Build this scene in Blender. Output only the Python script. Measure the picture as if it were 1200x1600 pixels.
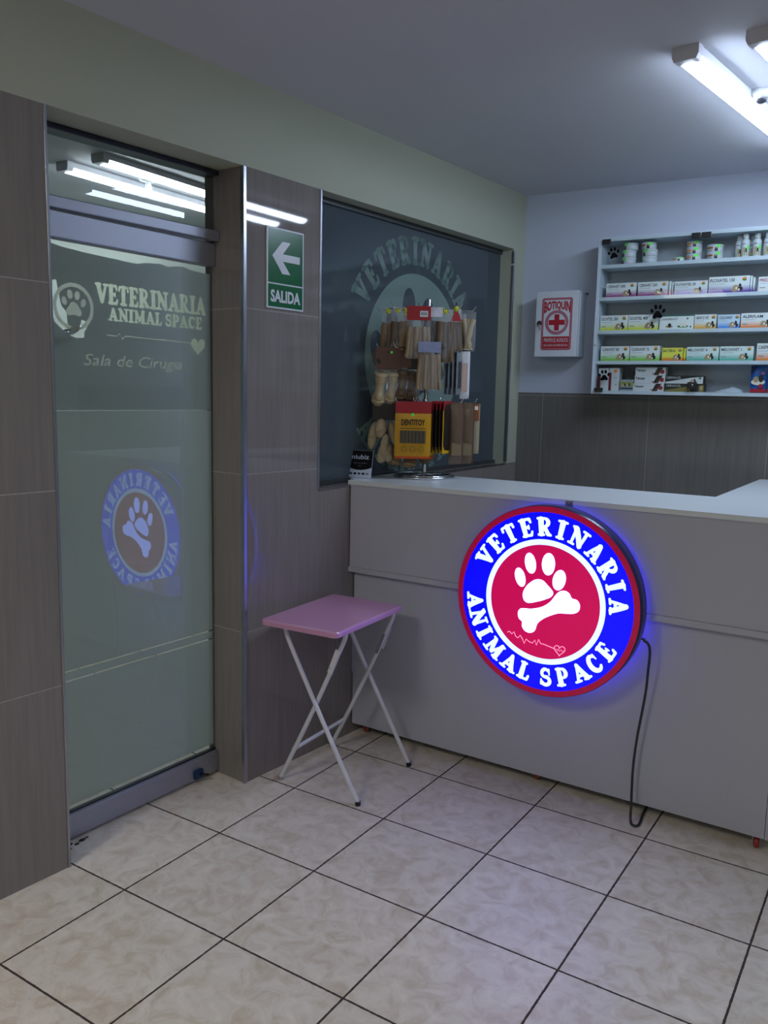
import bpy, math, random
from mathutils import Vector, Matrix
random.seed(7)
PI = math.pi
SCN = bpy.context.scene
COL = SCN.collection
for o in list(bpy.data.objects):
    bpy.data.objects.remove(o)

# ------------------------------------------------------------------ camera
cd = bpy.data.cameras.new('camera')
cam = bpy.data.objects.new('camera', cd); COL.objects.link(cam)
cam.location = (1.88229, -1.14071, 1.47469)
cam.rotation_euler = (math.radians(82.0404), math.radians(-1.19885), math.radians(32.9568))
cd.sensor_fit = 'VERTICAL'; cd.sensor_height = 36.0; cd.lens = 1311.2 / 1600 * 36.0
cd.clip_start = 0.05; cd.clip_end = 60
SCN.camera = cam

# ------------------------------------------------------------------ world, lights, exposure
w = bpy.data.worlds.new('world'); SCN.world = w; w.use_nodes = True
w.node_tree.nodes['Background'].inputs[0].default_value = (0.5, 0.55, 0.65, 1)
w.node_tree.nodes['Background'].inputs[1].default_value = 0.05
SCN.view_settings.view_transform = 'Standard'; SCN.view_settings.look = 'None'
SCN.view_settings.exposure = 0.12; SCN.view_settings.gamma = 1.0
SCN.view_settings.use_curve_mapping = False
TUBE_L = 37.0          # radiance of the tubes in view
TUBE_C = (0.66, 0.79, 1.0)
FILL_TUBE_L = 24.0           # unseen tubes added behind the camera for brightness
FILL_C = (1.0, 0.95, 0.88)
SURG_L = 25.0
FILL_PANEL_L = 22.0         # unseen fill panel added behind the camera, left side           # lamp in the surgery behind the frosted glass
SIGN_L = 1.0

# ------------------------------------------------------------------ frames (u along, d out of the wall, z up)
A_L = math.radians(4.40871); A_C = math.radians(-0.5574); A_B = math.radians(2.53009)
def frame(org, ang):
    return Matrix.Translation(Vector(org)) @ Matrix.Rotation(ang, 4, 'Z')
WL = frame((-0.26449, 0, 0), PI / 2 - A_L)
BK = frame((-0.02204, 3.14471, 0), A_B)
CT = frame((0, 1.71432, 0), A_C)
WORLD = Matrix.Identity(4)
def at(fr, u, d, z):
    return fr @ Vector((u, -d, z))
def ang(fr):
    return fr.to_euler().z

# ------------------------------------------------------------------ materials
MATS = {}
def srgb(r, g, b):
    f = lambda c: (c / 255 / 12.92) if c / 255 <= 0.04045 else ((c / 255 + 0.055) / 1.055) ** 2.4
    return (f(r), f(g), f(b))
def new_mat(name):
    m = bpy.data.materials.new(name); m.use_nodes = True
    nt = m.node_tree; nt.nodes.clear()
    out = nt.nodes.new('ShaderNodeOutputMaterial')
    return m, nt, out
def N(nt, t, **kw):
    n = nt.nodes.new(t)
    for k, v in kw.items():
        setattr(n, k, v)
    return n
def mat(name, col=(0.8, 0.8, 0.8), rough=0.5, metal=0.0, spec=0.5, noise=0.06, nscale=18.0, coat=0.0, bump=0.0, alpha=None, trans=0.0):
    if name in MATS: return MATS[name]
    m, nt, out = new_mat(name)
    b = N(nt, 'ShaderNodeBsdfPrincipled')
    b.inputs['Roughness'].default_value = rough; b.inputs['Metallic'].default_value = metal
    b.inputs['Specular IOR Level'].default_value = spec; b.inputs['Coat Weight'].default_value = coat
    tc = N(nt, 'ShaderNodeTexCoord'); nz = N(nt, 'ShaderNodeTexNoise')
    nz.inputs['Scale'].default_value = nscale; nz.inputs['Detail'].default_value = 3
    nt.links.new(tc.outputs['Object'], nz.inputs['Vector'])
    mx = N(nt, 'ShaderNodeMix', data_type='RGBA')
    mx.inputs[6].default_value = (*[c * (1 - noise) for c in col], 1)
    mx.inputs[7].default_value = (*[min(1, c * (1 + noise)) for c in col], 1)
    nt.links.new(nz.outputs['Fac'], mx.inputs[0]); nt.links.new(mx.outputs[2], b.inputs['Base Color'])
    if bump:
        bp = N(nt, 'ShaderNodeBump'); bp.inputs['Strength'].default_value = bump; bp.inputs['Distance'].default_value = 0.002
        nt.links.new(nz.outputs['Fac'], bp.inputs['Height']); nt.links.new(bp.outputs[0], b.inputs['Normal'])
    last = b.outputs[0]
    if trans:
        tr = N(nt, 'ShaderNodeBsdfTranslucent'); tr.inputs[0].default_value = (*col, 1)
        ms = N(nt, 'ShaderNodeMixShader'); ms.inputs[0].default_value = trans
        nt.links.new(last, ms.inputs[1]); nt.links.new(tr.outputs[0], ms.inputs[2]); last = ms.outputs[0]
    if alpha is not None:
        tp = N(nt, 'ShaderNodeBsdfTransparent'); ms = N(nt, 'ShaderNodeMixShader'); ms.inputs[0].default_value = alpha
        nt.links.new(tp.outputs[0], ms.inputs[1]); nt.links.new(last, ms.inputs[2]); last = ms.outputs[0]
    nt.links.new(last, out.inputs[0])
    MATS[name] = m
    return m
def emit(name, col, s):
    if name in MATS: return MATS[name]
    m, nt, out = new_mat(name)
    e = N(nt, 'ShaderNodeEmission'); e.inputs[0].default_value = (*col, 1); e.inputs[1].default_value = s
    nt.links.new(e.outputs[0], out.inputs[0]); MATS[name] = m
    return m
def lit_print(name, col, s):
    """backlit printed acrylic: emission under a glossy clear face"""
    if name in MATS: return MATS[name]
    m, nt, out = new_mat(name)
    b = N(nt, 'ShaderNodeBsdfPrincipled')
    b.inputs['Base Color'].default_value = (*[c * 0.5 for c in col], 1); b.inputs['Roughness'].default_value = 0.25
    b.inputs['Emission Color'].default_value = (*col, 1); b.inputs['Emission Strength'].default_value = s
    nt.links.new(b.outputs[0], out.inputs[0]); MATS[name] = m
    return m
def glass(name, tint=(0.95, 0.97, 0.96), ior=1.5, boost=1.0):
    if name in MATS: return MATS[name]
    m, nt, out = new_mat(name)
    fr = N(nt, 'ShaderNodeFresnel'); fr.inputs[0].default_value = ior
    mt = N(nt, 'ShaderNodeMath', operation='MULTIPLY'); mt.inputs[1].default_value = boost; mt.use_clamp = True
    tp = N(nt, 'ShaderNodeBsdfTransparent'); tp.inputs[0].default_value = (*tint, 1)
    gl = N(nt, 'ShaderNodeBsdfGlossy'); gl.inputs['Roughness'].default_value = 0.0
    ms = N(nt, 'ShaderNodeMixShader')
    nt.links.new(fr.outputs[0], mt.inputs[0]); nt.links.new(mt.outputs[0], ms.inputs[0])
    nt.links.new(tp.outputs[0], ms.inputs[1]); nt.links.new(gl.outputs[0], ms.inputs[2])
    nt.links.new(ms.outputs[0], out.inputs[0]); MATS[name] = m
    return m
def film(name, col, trans, spec=0.5, clear=0.0, rough=0.03):
    """frosted film behind glass: diffuse + translucent body under a sharp glass reflection"""
    if name in MATS: return MATS[name]
    m, nt, out = new_mat(name)
    df = N(nt, 'ShaderNodeBsdfDiffuse'); df.inputs[0].default_value = (*col, 1)
    tr = N(nt, 'ShaderNodeBsdfTranslucent'); tr.inputs[0].default_value = (*col, 1)
    m1 = N(nt, 'ShaderNodeMixShader'); m1.inputs[0].default_value = trans
    nt.links.new(df.outputs[0], m1.inputs[1]); nt.links.new(tr.outputs[0], m1.inputs[2]); last = m1.outputs[0]
    if clear:
        tp = N(nt, 'ShaderNodeBsdfTransparent'); m3 = N(nt, 'ShaderNodeMixShader'); m3.inputs[0].default_value = clear
        nt.links.new(last, m3.inputs[1]); nt.links.new(tp.outputs[0], m3.inputs[2]); last = m3.outputs[0]
    fr = N(nt, 'ShaderNodeFresnel'); fr.inputs[0].default_value = 1.52
    mt = N(nt, 'ShaderNodeMath', operation='MULTIPLY'); mt.inputs[1].default_value = spec * 2; mt.use_clamp = True
    gl = N(nt, 'ShaderNodeBsdfGlossy'); gl.inputs['Roughness'].default_value = rough
    m2 = N(nt, 'ShaderNodeMixShader')
    nt.links.new(fr.outputs[0], mt.inputs[0]); nt.links.new(mt.outputs[0], m2.inputs[0])
    nt.links.new(last, m2.inputs[1]); nt.links.new(gl.outputs[0], m2.inputs[2])
    nt.links.new(m2.outputs[0], out.inputs[0]); MATS[name] = m
    return m
def grad(name, bottom, top=(0.78, 0.8, 0.82), mid=0.5):
    """printed carton: colour at the foot fading to white"""
    if name in MATS: return MATS[name]
    m, nt, out = new_mat(name)
    b = N(nt, 'ShaderNodeBsdfPrincipled'); b.inputs['Roughness'].default_value = 0.4
    tc = N(nt, 'ShaderNodeTexCoord'); sp = N(nt, 'ShaderNodeSeparateXYZ'); cr = N(nt, 'ShaderNodeValToRGB')
    cr.color_ramp.elements[0].position = 0.08; cr.color_ramp.elements[0].color = (*bottom, 1)
    cr.color_ramp.elements[1].position = mid; cr.color_ramp.elements[1].color = (*top, 1)
    nt.links.new(tc.outputs['Generated'], sp.inputs[0]); nt.links.new(sp.outputs[2], cr.inputs[0])
    nt.links.new(cr.outputs[0], b.inputs['Base Color']); nt.links.new(b.outputs[0], out.inputs[0])
    MATS[name] = m
    return m

def tile_mat(name, col, grout, sx, sz, ox, oz, gw, axes='XZ', rough=0.12, kind='streak', spec=0.5, tone=0.05):
    """rectangular tiles on object coordinates; joints at ox + n*sx, oz + n*sz"""
    m, nt, out = new_mat(name)
    L = nt.links.new
    tc = N(nt, 'ShaderNodeTexCoord'); sp = N(nt, 'ShaderNodeSeparateXYZ'); L(tc.outputs['Object'], sp.inputs[0])
    ax = {'X': 0, 'Y': 1, 'Z': 2}
    def cell(src, off, size):
        a = N(nt, 'ShaderNodeMath', operation='SUBTRACT'); a.inputs[1].default_value = off; L(src, a.inputs[0])
        d = N(nt, 'ShaderNodeMath', operation='DIVIDE'); d.inputs[1].default_value = size; L(a.outputs[0], d.inputs[0])
        fl = N(nt, 'ShaderNodeMath', operation='FLOOR'); L(d.outputs[0], fl.inputs[0])
        fr = N(nt, 'ShaderNodeMath', operation='FRACT'); L(d.outputs[0], fr.inputs[0])
        p = N(nt, 'ShaderNodeMath', operation='PINGPONG'); p.inputs[1].default_value = 0.5; L(fr.outputs[0], p.inputs[0])
        k = N(nt, 'ShaderNodeMath', operation='MULTIPLY'); k.inputs[1].default_value = size; L(p.outputs[0], k.inputs[0])
        return fl.outputs[0], k.outputs[0]
    f1, d1 = cell(sp.outputs[ax[axes[0]]], ox, sx); f2, d2 = cell(sp.outputs[ax[axes[1]]], oz, sz)
    mn = N(nt, 'ShaderNodeMath', operation='MINIMUM'); L(d1, mn.inputs[0]); L(d2, mn.inputs[1])
    # ragged joint edge
    nj = N(nt, 'ShaderNodeTexNoise'); nj.inputs['Scale'].default_value = 60; L(tc.outputs['Object'], nj.inputs['Vector'])
    js = N(nt, 'ShaderNodeMath', operation='MULTIPLY_ADD'); js.inputs[1].default_value = gw * 0.5; js.inputs[2].default_value = gw * 0.25
    L(nj.outputs['Fac'], js.inputs[0])
    lt = N(nt, 'ShaderNodeMath', operation='LESS_THAN'); L(mn.outputs[0], lt.inputs[0]); L(js.outputs[0], lt.inputs[1])
    cb = N(nt, 'ShaderNodeCombineXYZ'); L(f1, cb.inputs[0]); L(f2, cb.inputs[1])
    wn = N(nt, 'ShaderNodeTexWhiteNoise', noise_dimensions='3D'); L(cb.outputs[0], wn.inputs[0])
    # shift the pattern per tile
    sc = N(nt, 'ShaderNodeVectorMath', operation='SCALE'); sc.inputs['Scale'].default_value = 7.0; L(wn.outputs['Color'], sc.inputs[0])
    ad = N(nt, 'ShaderNodeVectorMath', operation='ADD'); L(tc.outputs['Object'], ad.inputs[0]); L(sc.outputs[0], ad.inputs[1])
    mp = N(nt, 'ShaderNodeMapping'); L(ad.outputs[0], mp.inputs['Vector'])
    nz = N(nt, 'ShaderNodeTexNoise'); nz.inputs['Detail'].default_value = 8; nz.inputs['Roughness'].default_value = 0.62
    cr = N(nt, 'ShaderNodeValToRGB')
    if kind == 'streak':
        mp.inputs['Scale'].default_value = (60, 60, 3.0); nz.inputs['Scale'].default_value = 1.0
        cr.color_ramp.elements[0].position = 0.3; cr.color_ramp.elements[0].color = (*[c * 0.88 for c in col], 1)
        cr.color_ramp.elements[1].position = 0.7; cr.color_ramp.elements[1].color = (*[c * 1.1 for c in col], 1)
    else:
        mp.inputs['Scale'].default_value = (1, 1, 1); nz.inputs['Scale'].default_value = 15.0
        nz.inputs['Distortion'].default_value = 0.9
        e = cr.color_ramp.elements
        e[0].position = 0.30; e[0].color = (col[0] * 0.80, col[1] * 0.75, col[2] * 0.68, 1)
        e[1].position = 0.68; e[1].color = (*[min(1, c * 1.12) for c in col], 1)
        k = e.new(0.44); k.color = (col[0] * 0.93, col[1] * 0.90, col[2] * 0.85, 1)
        k = e.new(0.52); k.color = (*col, 1)
    L(mp.outputs[0], nz.inputs['Vector']); L(nz.outputs['Fac'], cr.inputs[0])
    tn = N(nt, 'ShaderNodeMath', operation='MULTIPLY_ADD'); tn.inputs[1].default_value = tone; tn.inputs[2].default_value = 1 - tone / 2
    L(wn.outputs['Value'], tn.inputs[0])
    ml = N(nt, 'ShaderNodeVectorMath', operation='SCALE'); L(cr.outputs[0], ml.inputs[0]); L(tn.outputs[0], ml.inputs['Scale'])
    mx = N(nt, 'ShaderNodeMix', data_type='RGBA'); L(lt.outputs[0], mx.inputs[0]); L(ml.outputs[0], mx.inputs[6]); mx.inputs[7].default_value = (*grout, 1)
    b = N(nt, 'ShaderNodeBsdfPrincipled'); b.inputs['Specular IOR Level'].default_value = spec
    L(mx.outputs[2], b.inputs['Base Color'])
    rr = N(nt, 'ShaderNodeMath', operation='MULTIPLY_ADD'); rr.inputs[1].default_value = 0.6; rr.inputs[2].default_value = rough; L(lt.outputs[0], rr.inputs[0])
    L(rr.outputs[0], b.inputs['Roughness'])
    bp = N(nt, 'ShaderNodeBump'); bp.inputs['Strength'].default_value = 0.4; bp.inputs['Distance'].default_value = 0.002; bp.invert = True
    L(lt.outputs[0], bp.inputs['Height']); L(bp.outputs[0], b.inputs['Normal'])
    L(b.outputs[0], out.inputs[0])
    return m

# ------------------------------------------------------------------ mesh builder
TXT = {}
def text2d(s, bold=0.0, res=3):
    key = (s, bold, res)
    if key in TXT: return TXT[key]
    c = bpy.data.curves.new('txt', 'FONT'); c.body = s; c.size = 1.0; c.offset = bold; c.resolution_u = res
    o = bpy.data.objects.new('txt', c); COL.objects.link(o)
    bpy.context.view_layer.update()
    dg = bpy.context.evaluated_depsgraph_get()
    me = bpy.data.meshes.new_from_object(o.evaluated_get(dg))
    vs = [(v.co.x, v.co.y) for v in me.vertices]; fs = [tuple(p.vertices) for p in me.polygons]
    bpy.data.objects.remove(o); bpy.data.curves.remove(c); bpy.data.meshes.remove(me)
    xs = [v[0] for v in vs]; x0 = min(xs); ww = max(xs) - x0
    vs = [((x - x0), y) for x, y in vs]
    TXT[key] = (vs, fs, ww); return TXT[key]

class MB:
    def __init__(s): s.v = []; s.f = []; s.m = []; s.mats = []; s.sm = []
    def mi(s, m):
        if m not in s.mats: s.mats.append(m)
        return s.mats.index(m)
    def add(s, vs, fs, m, smooth=False, M=None):
        o = len(s.v); k = s.mi(m)
        for p in vs:
            p = Vector(p)
            s.v.append(tuple(M @ p) if M else tuple(p))
        for f in fs:
            s.f.append(tuple(i + o for i in f)); s.m.append(k); s.sm.append(smooth)
        return s
    def box(s, x0, x1, y0, y1, z0, z1, m, M=None):
        vs = [(x0, y0, z0), (x1, y0, z0), (x1, y1, z0), (x0, y1, z0), (x0, y0, z1), (x1, y0, z1), (x1, y1, z1), (x0, y1, z1)]
        return s.add(vs, [(0, 3, 2, 1), (4, 5, 6, 7), (0, 1, 5, 4), (1, 2, 6, 5), (2, 3, 7, 6), (3, 0, 4, 7)], m, False, M)
    def bbox(s, x0, x1, y0, y1, z0, z1, m, b=0.002, M=None):
        """box with chamfered edges"""
        import bmesh
        bm = bmesh.new(); bmesh.ops.create_cube(bm, size=1)
        for v in bm.verts: v.co = Vector((x0 + (v.co.x + .5) * (x1 - x0), y0 + (v.co.y + .5) * (y1 - y0), z0 + (v.co.z + .5) * (z1 - z0)))
        bmesh.ops.bevel(bm, geom=list(bm.edges), offset=b, segments=2, affect='EDGES', profile=0.5)
        bm.verts.index_update()
        vs = [tuple(v.co) for v in bm.verts]; fs = [tuple(v.index for v in f.verts) for f in bm.faces]; bm.free()
        return s.add(vs, fs, m, False, M)
    def poly(s, pts, m, M=None): return s.add(pts, [tuple(range(len(pts)))], m, False, M)
    def prism(s, pts, axis, a, b, m, M=None):
        """2-D outline extruded along an axis from a to b"""
        n = len(pts)
        def P(p, t):
            return {'z': (p[0], p[1], t), 'y': (p[0], t, p[1]), 'x': (t, p[0], p[1])}[axis]
        vs = [P(p, a) for p in pts] + [P(p, b) for p in pts]
        ar = sum(pts[i][0] * pts[(i + 1) % n][1] - pts[(i + 1) % n][0] * pts[i][1] for i in range(n))
        flip = (ar < 0) ^ (axis == 'y') ^ (b < a)
        fs = [tuple(range(n))[::-1], tuple(range(n, 2 * n))] + [(i, (i + 1) % n, (i + 1) % n + n, i + n) for i in range(n)]
        if flip: fs = [f[::-1] for f in fs]
        return s.add(vs, fs, m, False, M)
    def tube(s, pts, r, m, seg=10, caps=True, M=None):
        P = [Vector(p) for p in pts]; n = len(P); rs = r if isinstance(r, (list, tuple)) else [r] * n
        T = [(P[min(i + 1, n - 1)] - P[max(i - 1, 0)]).normalized() for i in range(n)]
        up = Vector((0, 0, 1)) if abs(T[0].z) < 0.9 else Vector((1, 0, 0))
        a = T[0].cross(up).normalized(); vs = []; fs = []
        for i in range(n):
            a = (a - T[i] * a.dot(T[i])).normalized(); b = T[i].cross(a)
            for k in range(seg):
                t = 2 * PI * k / seg; vs.append(P[i] + (a * math.cos(t) + b * math.sin(t)) * rs[i])
        for i in range(n - 1):
            for k in range(seg):
                k2 = (k + 1) % seg; fs.append((i * seg + k, i * seg + k2, (i + 1) * seg + k2, (i + 1) * seg + k))
        s.add(vs, fs, m, True, M)
        if caps:
            s.add([vs[k] for k in range(seg)], [tuple(range(seg))[::-1]], m, False, M)
            s.add([vs[(n - 1) * seg + k] for k in range(seg)], [tuple(range(seg))], m, False, M)
        return s
    def lathe(s, prof, m, seg=24, M=None, smooth=True):
        """prof: (radius, z) list"""
        vs = []; fs = []; n = len(prof)
        for (r, z) in prof:
            for k in range(seg):
                t = 2 * PI * k / seg; vs.append((r * math.cos(t), r * math.sin(t), z))
        for i in range(n - 1):
            for k in range(seg):
                k2 = (k + 1) % seg; fs.append((i * seg + k, i * seg + k2, (i + 1) * seg + k2, (i + 1) * seg + k))
        s.add(vs, fs, m, smooth, M)
        if prof[0][0] > 1e-5: s.add(vs[:seg], [tuple(range(seg))[::-1]], m, False, M)
        if prof[-1][0] > 1e-5: s.add(vs[-seg:], [tuple(range(seg))], m, False, M)
        return s
    def disc(s, cx, cz, rx, rz, y, m, seg=24, rot=0.0, M=None, a0=0, a1=2 * PI):
        full = abs(a1 - a0 - 2 * PI) < 1e-6; c, sn = math.cos(rot), math.sin(rot); pts = []
        for k in range(seg if full else seg + 1):
            t = a0 + (a1 - a0) * k / seg; x = rx * math.cos(t); z = rz * math.sin(t)
            pts.append((cx + x * c - z * sn, y, cz + x * sn + z * c))
        return s.poly(pts, m, M)
    def ring(s, cx, cz, r0, r1, y, m, seg=64, M=None):
        vs = []; 
        for r in (r0, r1):
            for k in range(seg):
                t = 2 * PI * k / seg; vs.append((cx + r * math.cos(t), y, cz + r * math.sin(t)))
        return s.add(vs, [(k, (k + 1) % seg, seg + (k + 1) % seg, seg + k) for k in range(seg)], m, False, M)
    def sphere(s, c, r, m, seg=14, rings=8, sc=(1, 1, 1), M=None):
        vs = []; fs = []
        for i in range(rings + 1):
            p = PI * i / rings
            for k in range(seg):
                t = 2 * PI * k / seg
                vs.append((c[0] + r * sc[0] * math.sin(p) * math.cos(t), c[1] + r * sc[1] * math.sin(p) * math.sin(t), c[2] + r * sc[2] * math.cos(p)))
        for i in range(rings):
            for k in range(seg):
                k2 = (k + 1) % seg; fs.append((i * seg + k, (i + 1) * seg + k, (i + 1) * seg + k2, i * seg + k2))
        return s.add(vs, fs, m, True, M)
    def text(s, t, x, z, h, y, m, width=None, bold=0.0, shear=0.0, align='l', warp=None, M=None, res=3):
        """x, z = left foot of the text; h = capital height; drawn on the plane y facing -y"""
        vs, fs, ww = text2d(t, bold, res); k = h / 0.70; kx = k if width is None else width / ww
        x0 = x - (ww * kx / 2 if align == 'c' else 0)
        P = []
        for a, b in vs:
            X, Z = x0 + a * kx + shear * b * k, z + b * k
            if warp: X, Z = warp(X, Z)
            P.append((X, y, Z))
        return s.add(P, fs, m, False, M)
    def build(s, name, parent=None, loc=None, rotz=0, fr=None, mod=None):
        me = bpy.data.meshes.new(name); me.from_pydata(s.v, [], s.f)
        for mm in s.mats: me.materials.append(mm)
        for i, p in enumerate(me.polygons): p.material_index = s.m[i]; p.use_smooth = s.sm[i]
        me.update()
        o = bpy.data.objects.new(name, me); COL.objects.link(o)
        if fr is not None: o.matrix_world = fr
        if loc is not None: o.location = loc; o.rotation_euler = (0, 0, rotz)
        if parent: o.parent = parent
        return o

def tag(o, label=None, cat=None, group=None, kind=None):
    if label: o['label'] = label
    if cat: o['category'] = cat
    if group: o['group'] = group
    if kind: o['kind'] = kind
    return o
def struct(o): o['kind'] = 'structure'; return o
def thing(name, label, cat, loc, rotz=0, group=None):
    o = bpy.data.objects.new(name, None); COL.objects.link(o); o.empty_display_size = 0.05
    o.location = loc; o.rotation_euler = (0, 0, rotz)
    return tag(o, label, cat, group)
def dup(root, loc, rotz, label):
    r = root.copy(); COL.objects.link(r); r.location = loc; r.rotation_euler = (0, 0, rotz); r['label'] = label
    for ch in list(root.children):
        c = ch.copy(); COL.objects.link(c); c.parent = r
        for g in list(ch.children):
            d = g.copy(); COL.objects.link(d); d.parent = c
    return r

# ------------------------------------------------------------------ round slab-serif letters (strokes with a radius at each point)
def arcp(cx, cy, rx, ry, a0, a1, n, w0, w1=None):
    w1 = w0 if w1 is None else w1; out = []
    for i in range(n + 1):
        t = i / n; a = math.radians(a0 + (a1 - a0) * t); wv = w0 + (w1 - w0) * math.sin(PI * t)
        out.append((cx + rx * math.cos(a), cy + ry * math.sin(a), wv))
    return out
F, TH, SE = 0.142, 0.080, 0.066
def serif(x, y, l=0.2): return [(x - l, y, SE), (x + l, y, SE)]
GL = {
 'I': (0.52, [[(0.26, 0.1, F), (0.26, 0.9, F)], serif(.26, .06), serif(.26, .94)]),
 'V': (0.88, [[(0.2, 0.9, F), (0.45, 0.12, F)], [(0.72, 0.9, TH), (0.47, 0.1, TH + .02)], serif(.2, .94, .17), serif(.72, .94, .14)]),
 'A': (0.92, [[(0.44, 0.93, TH), (0.18, 0.1, TH)], [(0.44, 0.88, F - .02), (0.7, 0.1, F)], [(0.26, 0.32, TH), (0.62, 0.32, TH)], serif(.18, .06, .14), serif(.72, .06, .17)]),
 'E': (0.74, [[(0.22, 0.1, F), (0.22, 0.9, F)], [(0.06, 0.06, SE), (0.6, 0.06, SE + .012), (0.66, 0.24, SE)], [(0.06, 0.94, SE), (0.58, 0.94, SE + .012), (0.63, 0.76, SE)], [(0.25, 0.5, TH), (0.48, 0.5, TH)], [(0.5, 0.4, .045), (0.5, 0.6, .045)]]),
 'L': (0.72, [[(0.24, 0.1, F), (0.24, 0.9, F)], serif(.24, .94, .18), [(0.06, 0.06, SE), (0.58, 0.06, SE + .012), (0.64, 0.28, SE)]]),
 'T': (0.78, [[(0.38, 0.1, F), (0.38, 0.9, F)], serif(.38, .06, .18), [(0.06, 0.74, SE), (0.09, 0.93, SE), (0.67, 0.93, SE), (0.70, 0.74, SE)]]),
 'R': (0.88, [[(0.22, 0.1, F), (0.22, 0.9, F)], serif(.22, .06, .17), [(0.06, .94, SE), (0.4, .94, SE)] + arcp(.4, .72, .2, .21, 85, -85, 8, SE, .11) + [(0.25, .49, SE)], [(0.42, .45, F - .03), (0.62, .12, F - .02), (0.8, .07, SE)]]),
 'P': (0.78, [[(0.22, 0.1, F), (0.22, 0.9, F)], serif(.22, .06, .18), [(0.06, .94, SE), (0.4, .94, SE)] + arcp(.4, .69, .22, .24, 85, -85, 8, SE, .12) + [(0.25, .44, SE)]]),
 'N': (0.94, [[(0.2, 0.1, TH), (0.2, 0.88, TH)], [(0.18, 0.9, F), (0.72, 0.12, F)], [(0.74, 0.1, TH), (0.74, 0.92, TH)], serif(.2, .06, .16), serif(.14, .94, .1), serif(.74, .94, .16)]),
 'M': (1.14, [[(0.2, 0.1, TH), (0.22, 0.9, TH)], [(0.24, 0.88, F), (0.54, 0.2, F - .03)], [(0.84, 0.9, TH), (0.56, 0.2, TH)], [(0.88, 0.1, F), (0.86, 0.9, F)], serif(.19, .06, .15), serif(.9, .06, .17), serif(.16, .94, .1), serif(.92, .94, .12)]),
 'S': (0.74, [arcp(.37, .7, .22, .22, 25, 270, 12, SE, .1) + arcp(.37, .28, .23, .22, 90, -155, 12, .1, .1), [(0.6, .62, .045), (0.6, .92, .05)], [(0.12, .08, .05), (0.12, .34, .045)]]),
 'C': (0.82, [arcp(.44, .5, .28, .42, 42, 318, 18, SE, .14), [(0.67, .64, .045), (0.67, .92, .05)]]),
}
def strokes(mb, st, fn, m, y):
    for s in st:
        for i, (u, v, r) in enumerate(s):
            n = 12
            mb.poly([(lambda p: (p[0], y, p[1]))(fn(u + r * math.cos(2 * PI * k / n), v + r * math.sin(2 * PI * k / n))) for k in range(n)], m)
            if i + 1 < len(s):
                u2, v2, r2 = s[i + 1]; dx, dy = u2 - u, v2 - v; l = math.hypot(dx, dy)
                if l < 1e-6: continue
                nx, ny = -dy / l, dx / l; A = []; B = []
                k = 5
                for j in range(k + 1):
                    t = j / k; rr = r + (r2 - r) * t; A.append((u + dx * t + nx * rr, v + dy * t + ny * rr)); B.append((u + dx * t - nx * rr, v + dy * t - ny * rr))
                for j in range(k):
                    q = [fn(*A[j]), fn(*B[j]), fn(*B[j + 1]), fn(*A[j + 1])]
                    mb.poly([(p[0], y, p[1]) for p in q], m)
def ring_letter(mb, ch, cx, cz, r0, h, deg, y, m, top=True, k=1.0):
    wd, st = GL[ch]; rm = r0 + h / 2; a = math.radians(deg)
    def fn(u, v):
        t = (u - wd / 2) * h * k / rm
        if top: th = a - t; r = r0 + v * h
        else: th = a + t; r = r0 + h - v * h
        return (cx + r * math.cos(th), cz + r * math.sin(th))
    strokes(mb, st, fn, m, y)
def slab_text(mb, s, x, z, h, width, y, m):
    tot = sum(0.3 if c == ' ' else GL[c][0] for c in s); k = width / tot
    for c in s:
        if c == ' ': x += 0.3 * k; continue
        wd, st = GL[c]
        strokes(mb, st, lambda u, v, x=x: (x + u * k, z + v * h), m, y); x += wd * k
def paw(mb, cx, cz, r, y, m, rot=0.0, M=None):
    c, sn = math.cos(rot), math.sin(rot)
    def R2(x, z): return (cx + (x * c - z * sn) * r, cz + (x * sn + z * c) * r)
    for (x, z, a, b, t) in ((-.72, .2, .2, .29, .35), (-.27, .68, .21, .31, .12), (.3, .66, .21, .31, -.12), (.76, .18, .2, .29, -.35)):
        px, pz = R2(x, z); mb.disc(px, pz, a * r, b * r, y, m, 16, t + rot, M)
    P = []
    for (x, z) in ((0, .2), (.22, .13), (.38, -.1), (.6, -.38), (.62, -.62), (.42, -.76), (.15, -.68), (-.15, -.68), (-.42, -.76), (-.62, -.62), (-.6, -.38), (-.38, -.1), (-.22, .13)):
        px, pz = R2(x, z); P.append((px, y, pz))
    mb.poly(P, m, M)
def catmull(P, n=5, closed=True):
    out = []; L = len(P)
    for i in range(L if closed else L - 1):
        g = lambda k: P[(i + k) % L] if closed else P[max(0, min(L - 1, i + k))]
        p0, p1, p2, p3 = g(-1), g(0), g(1), g(2)
        for j in range(n):
            t = j / n
            out.append(tuple(0.5 * (2 * b + (c - a) * t + (2 * a - 5 * b + 4 * c - d) * t * t + (3 * b - a - 3 * c + d) * t ** 3) for a, b, c, d in zip(p0, p1, p2, p3)))
    if not closed: out.append(P[-1])
    return out
def heart(cx, cz, r, n=28):
    out = []
    for k in range(n):
        t = 2 * PI * k / n
        out.append((cx + r * (16 * math.sin(t) ** 3) / 17, cz + r * (13 * math.cos(t) - 5 * math.cos(2 * t) - 2 * math.cos(3 * t) - math.cos(4 * t)) / 17))
    return out

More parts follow.
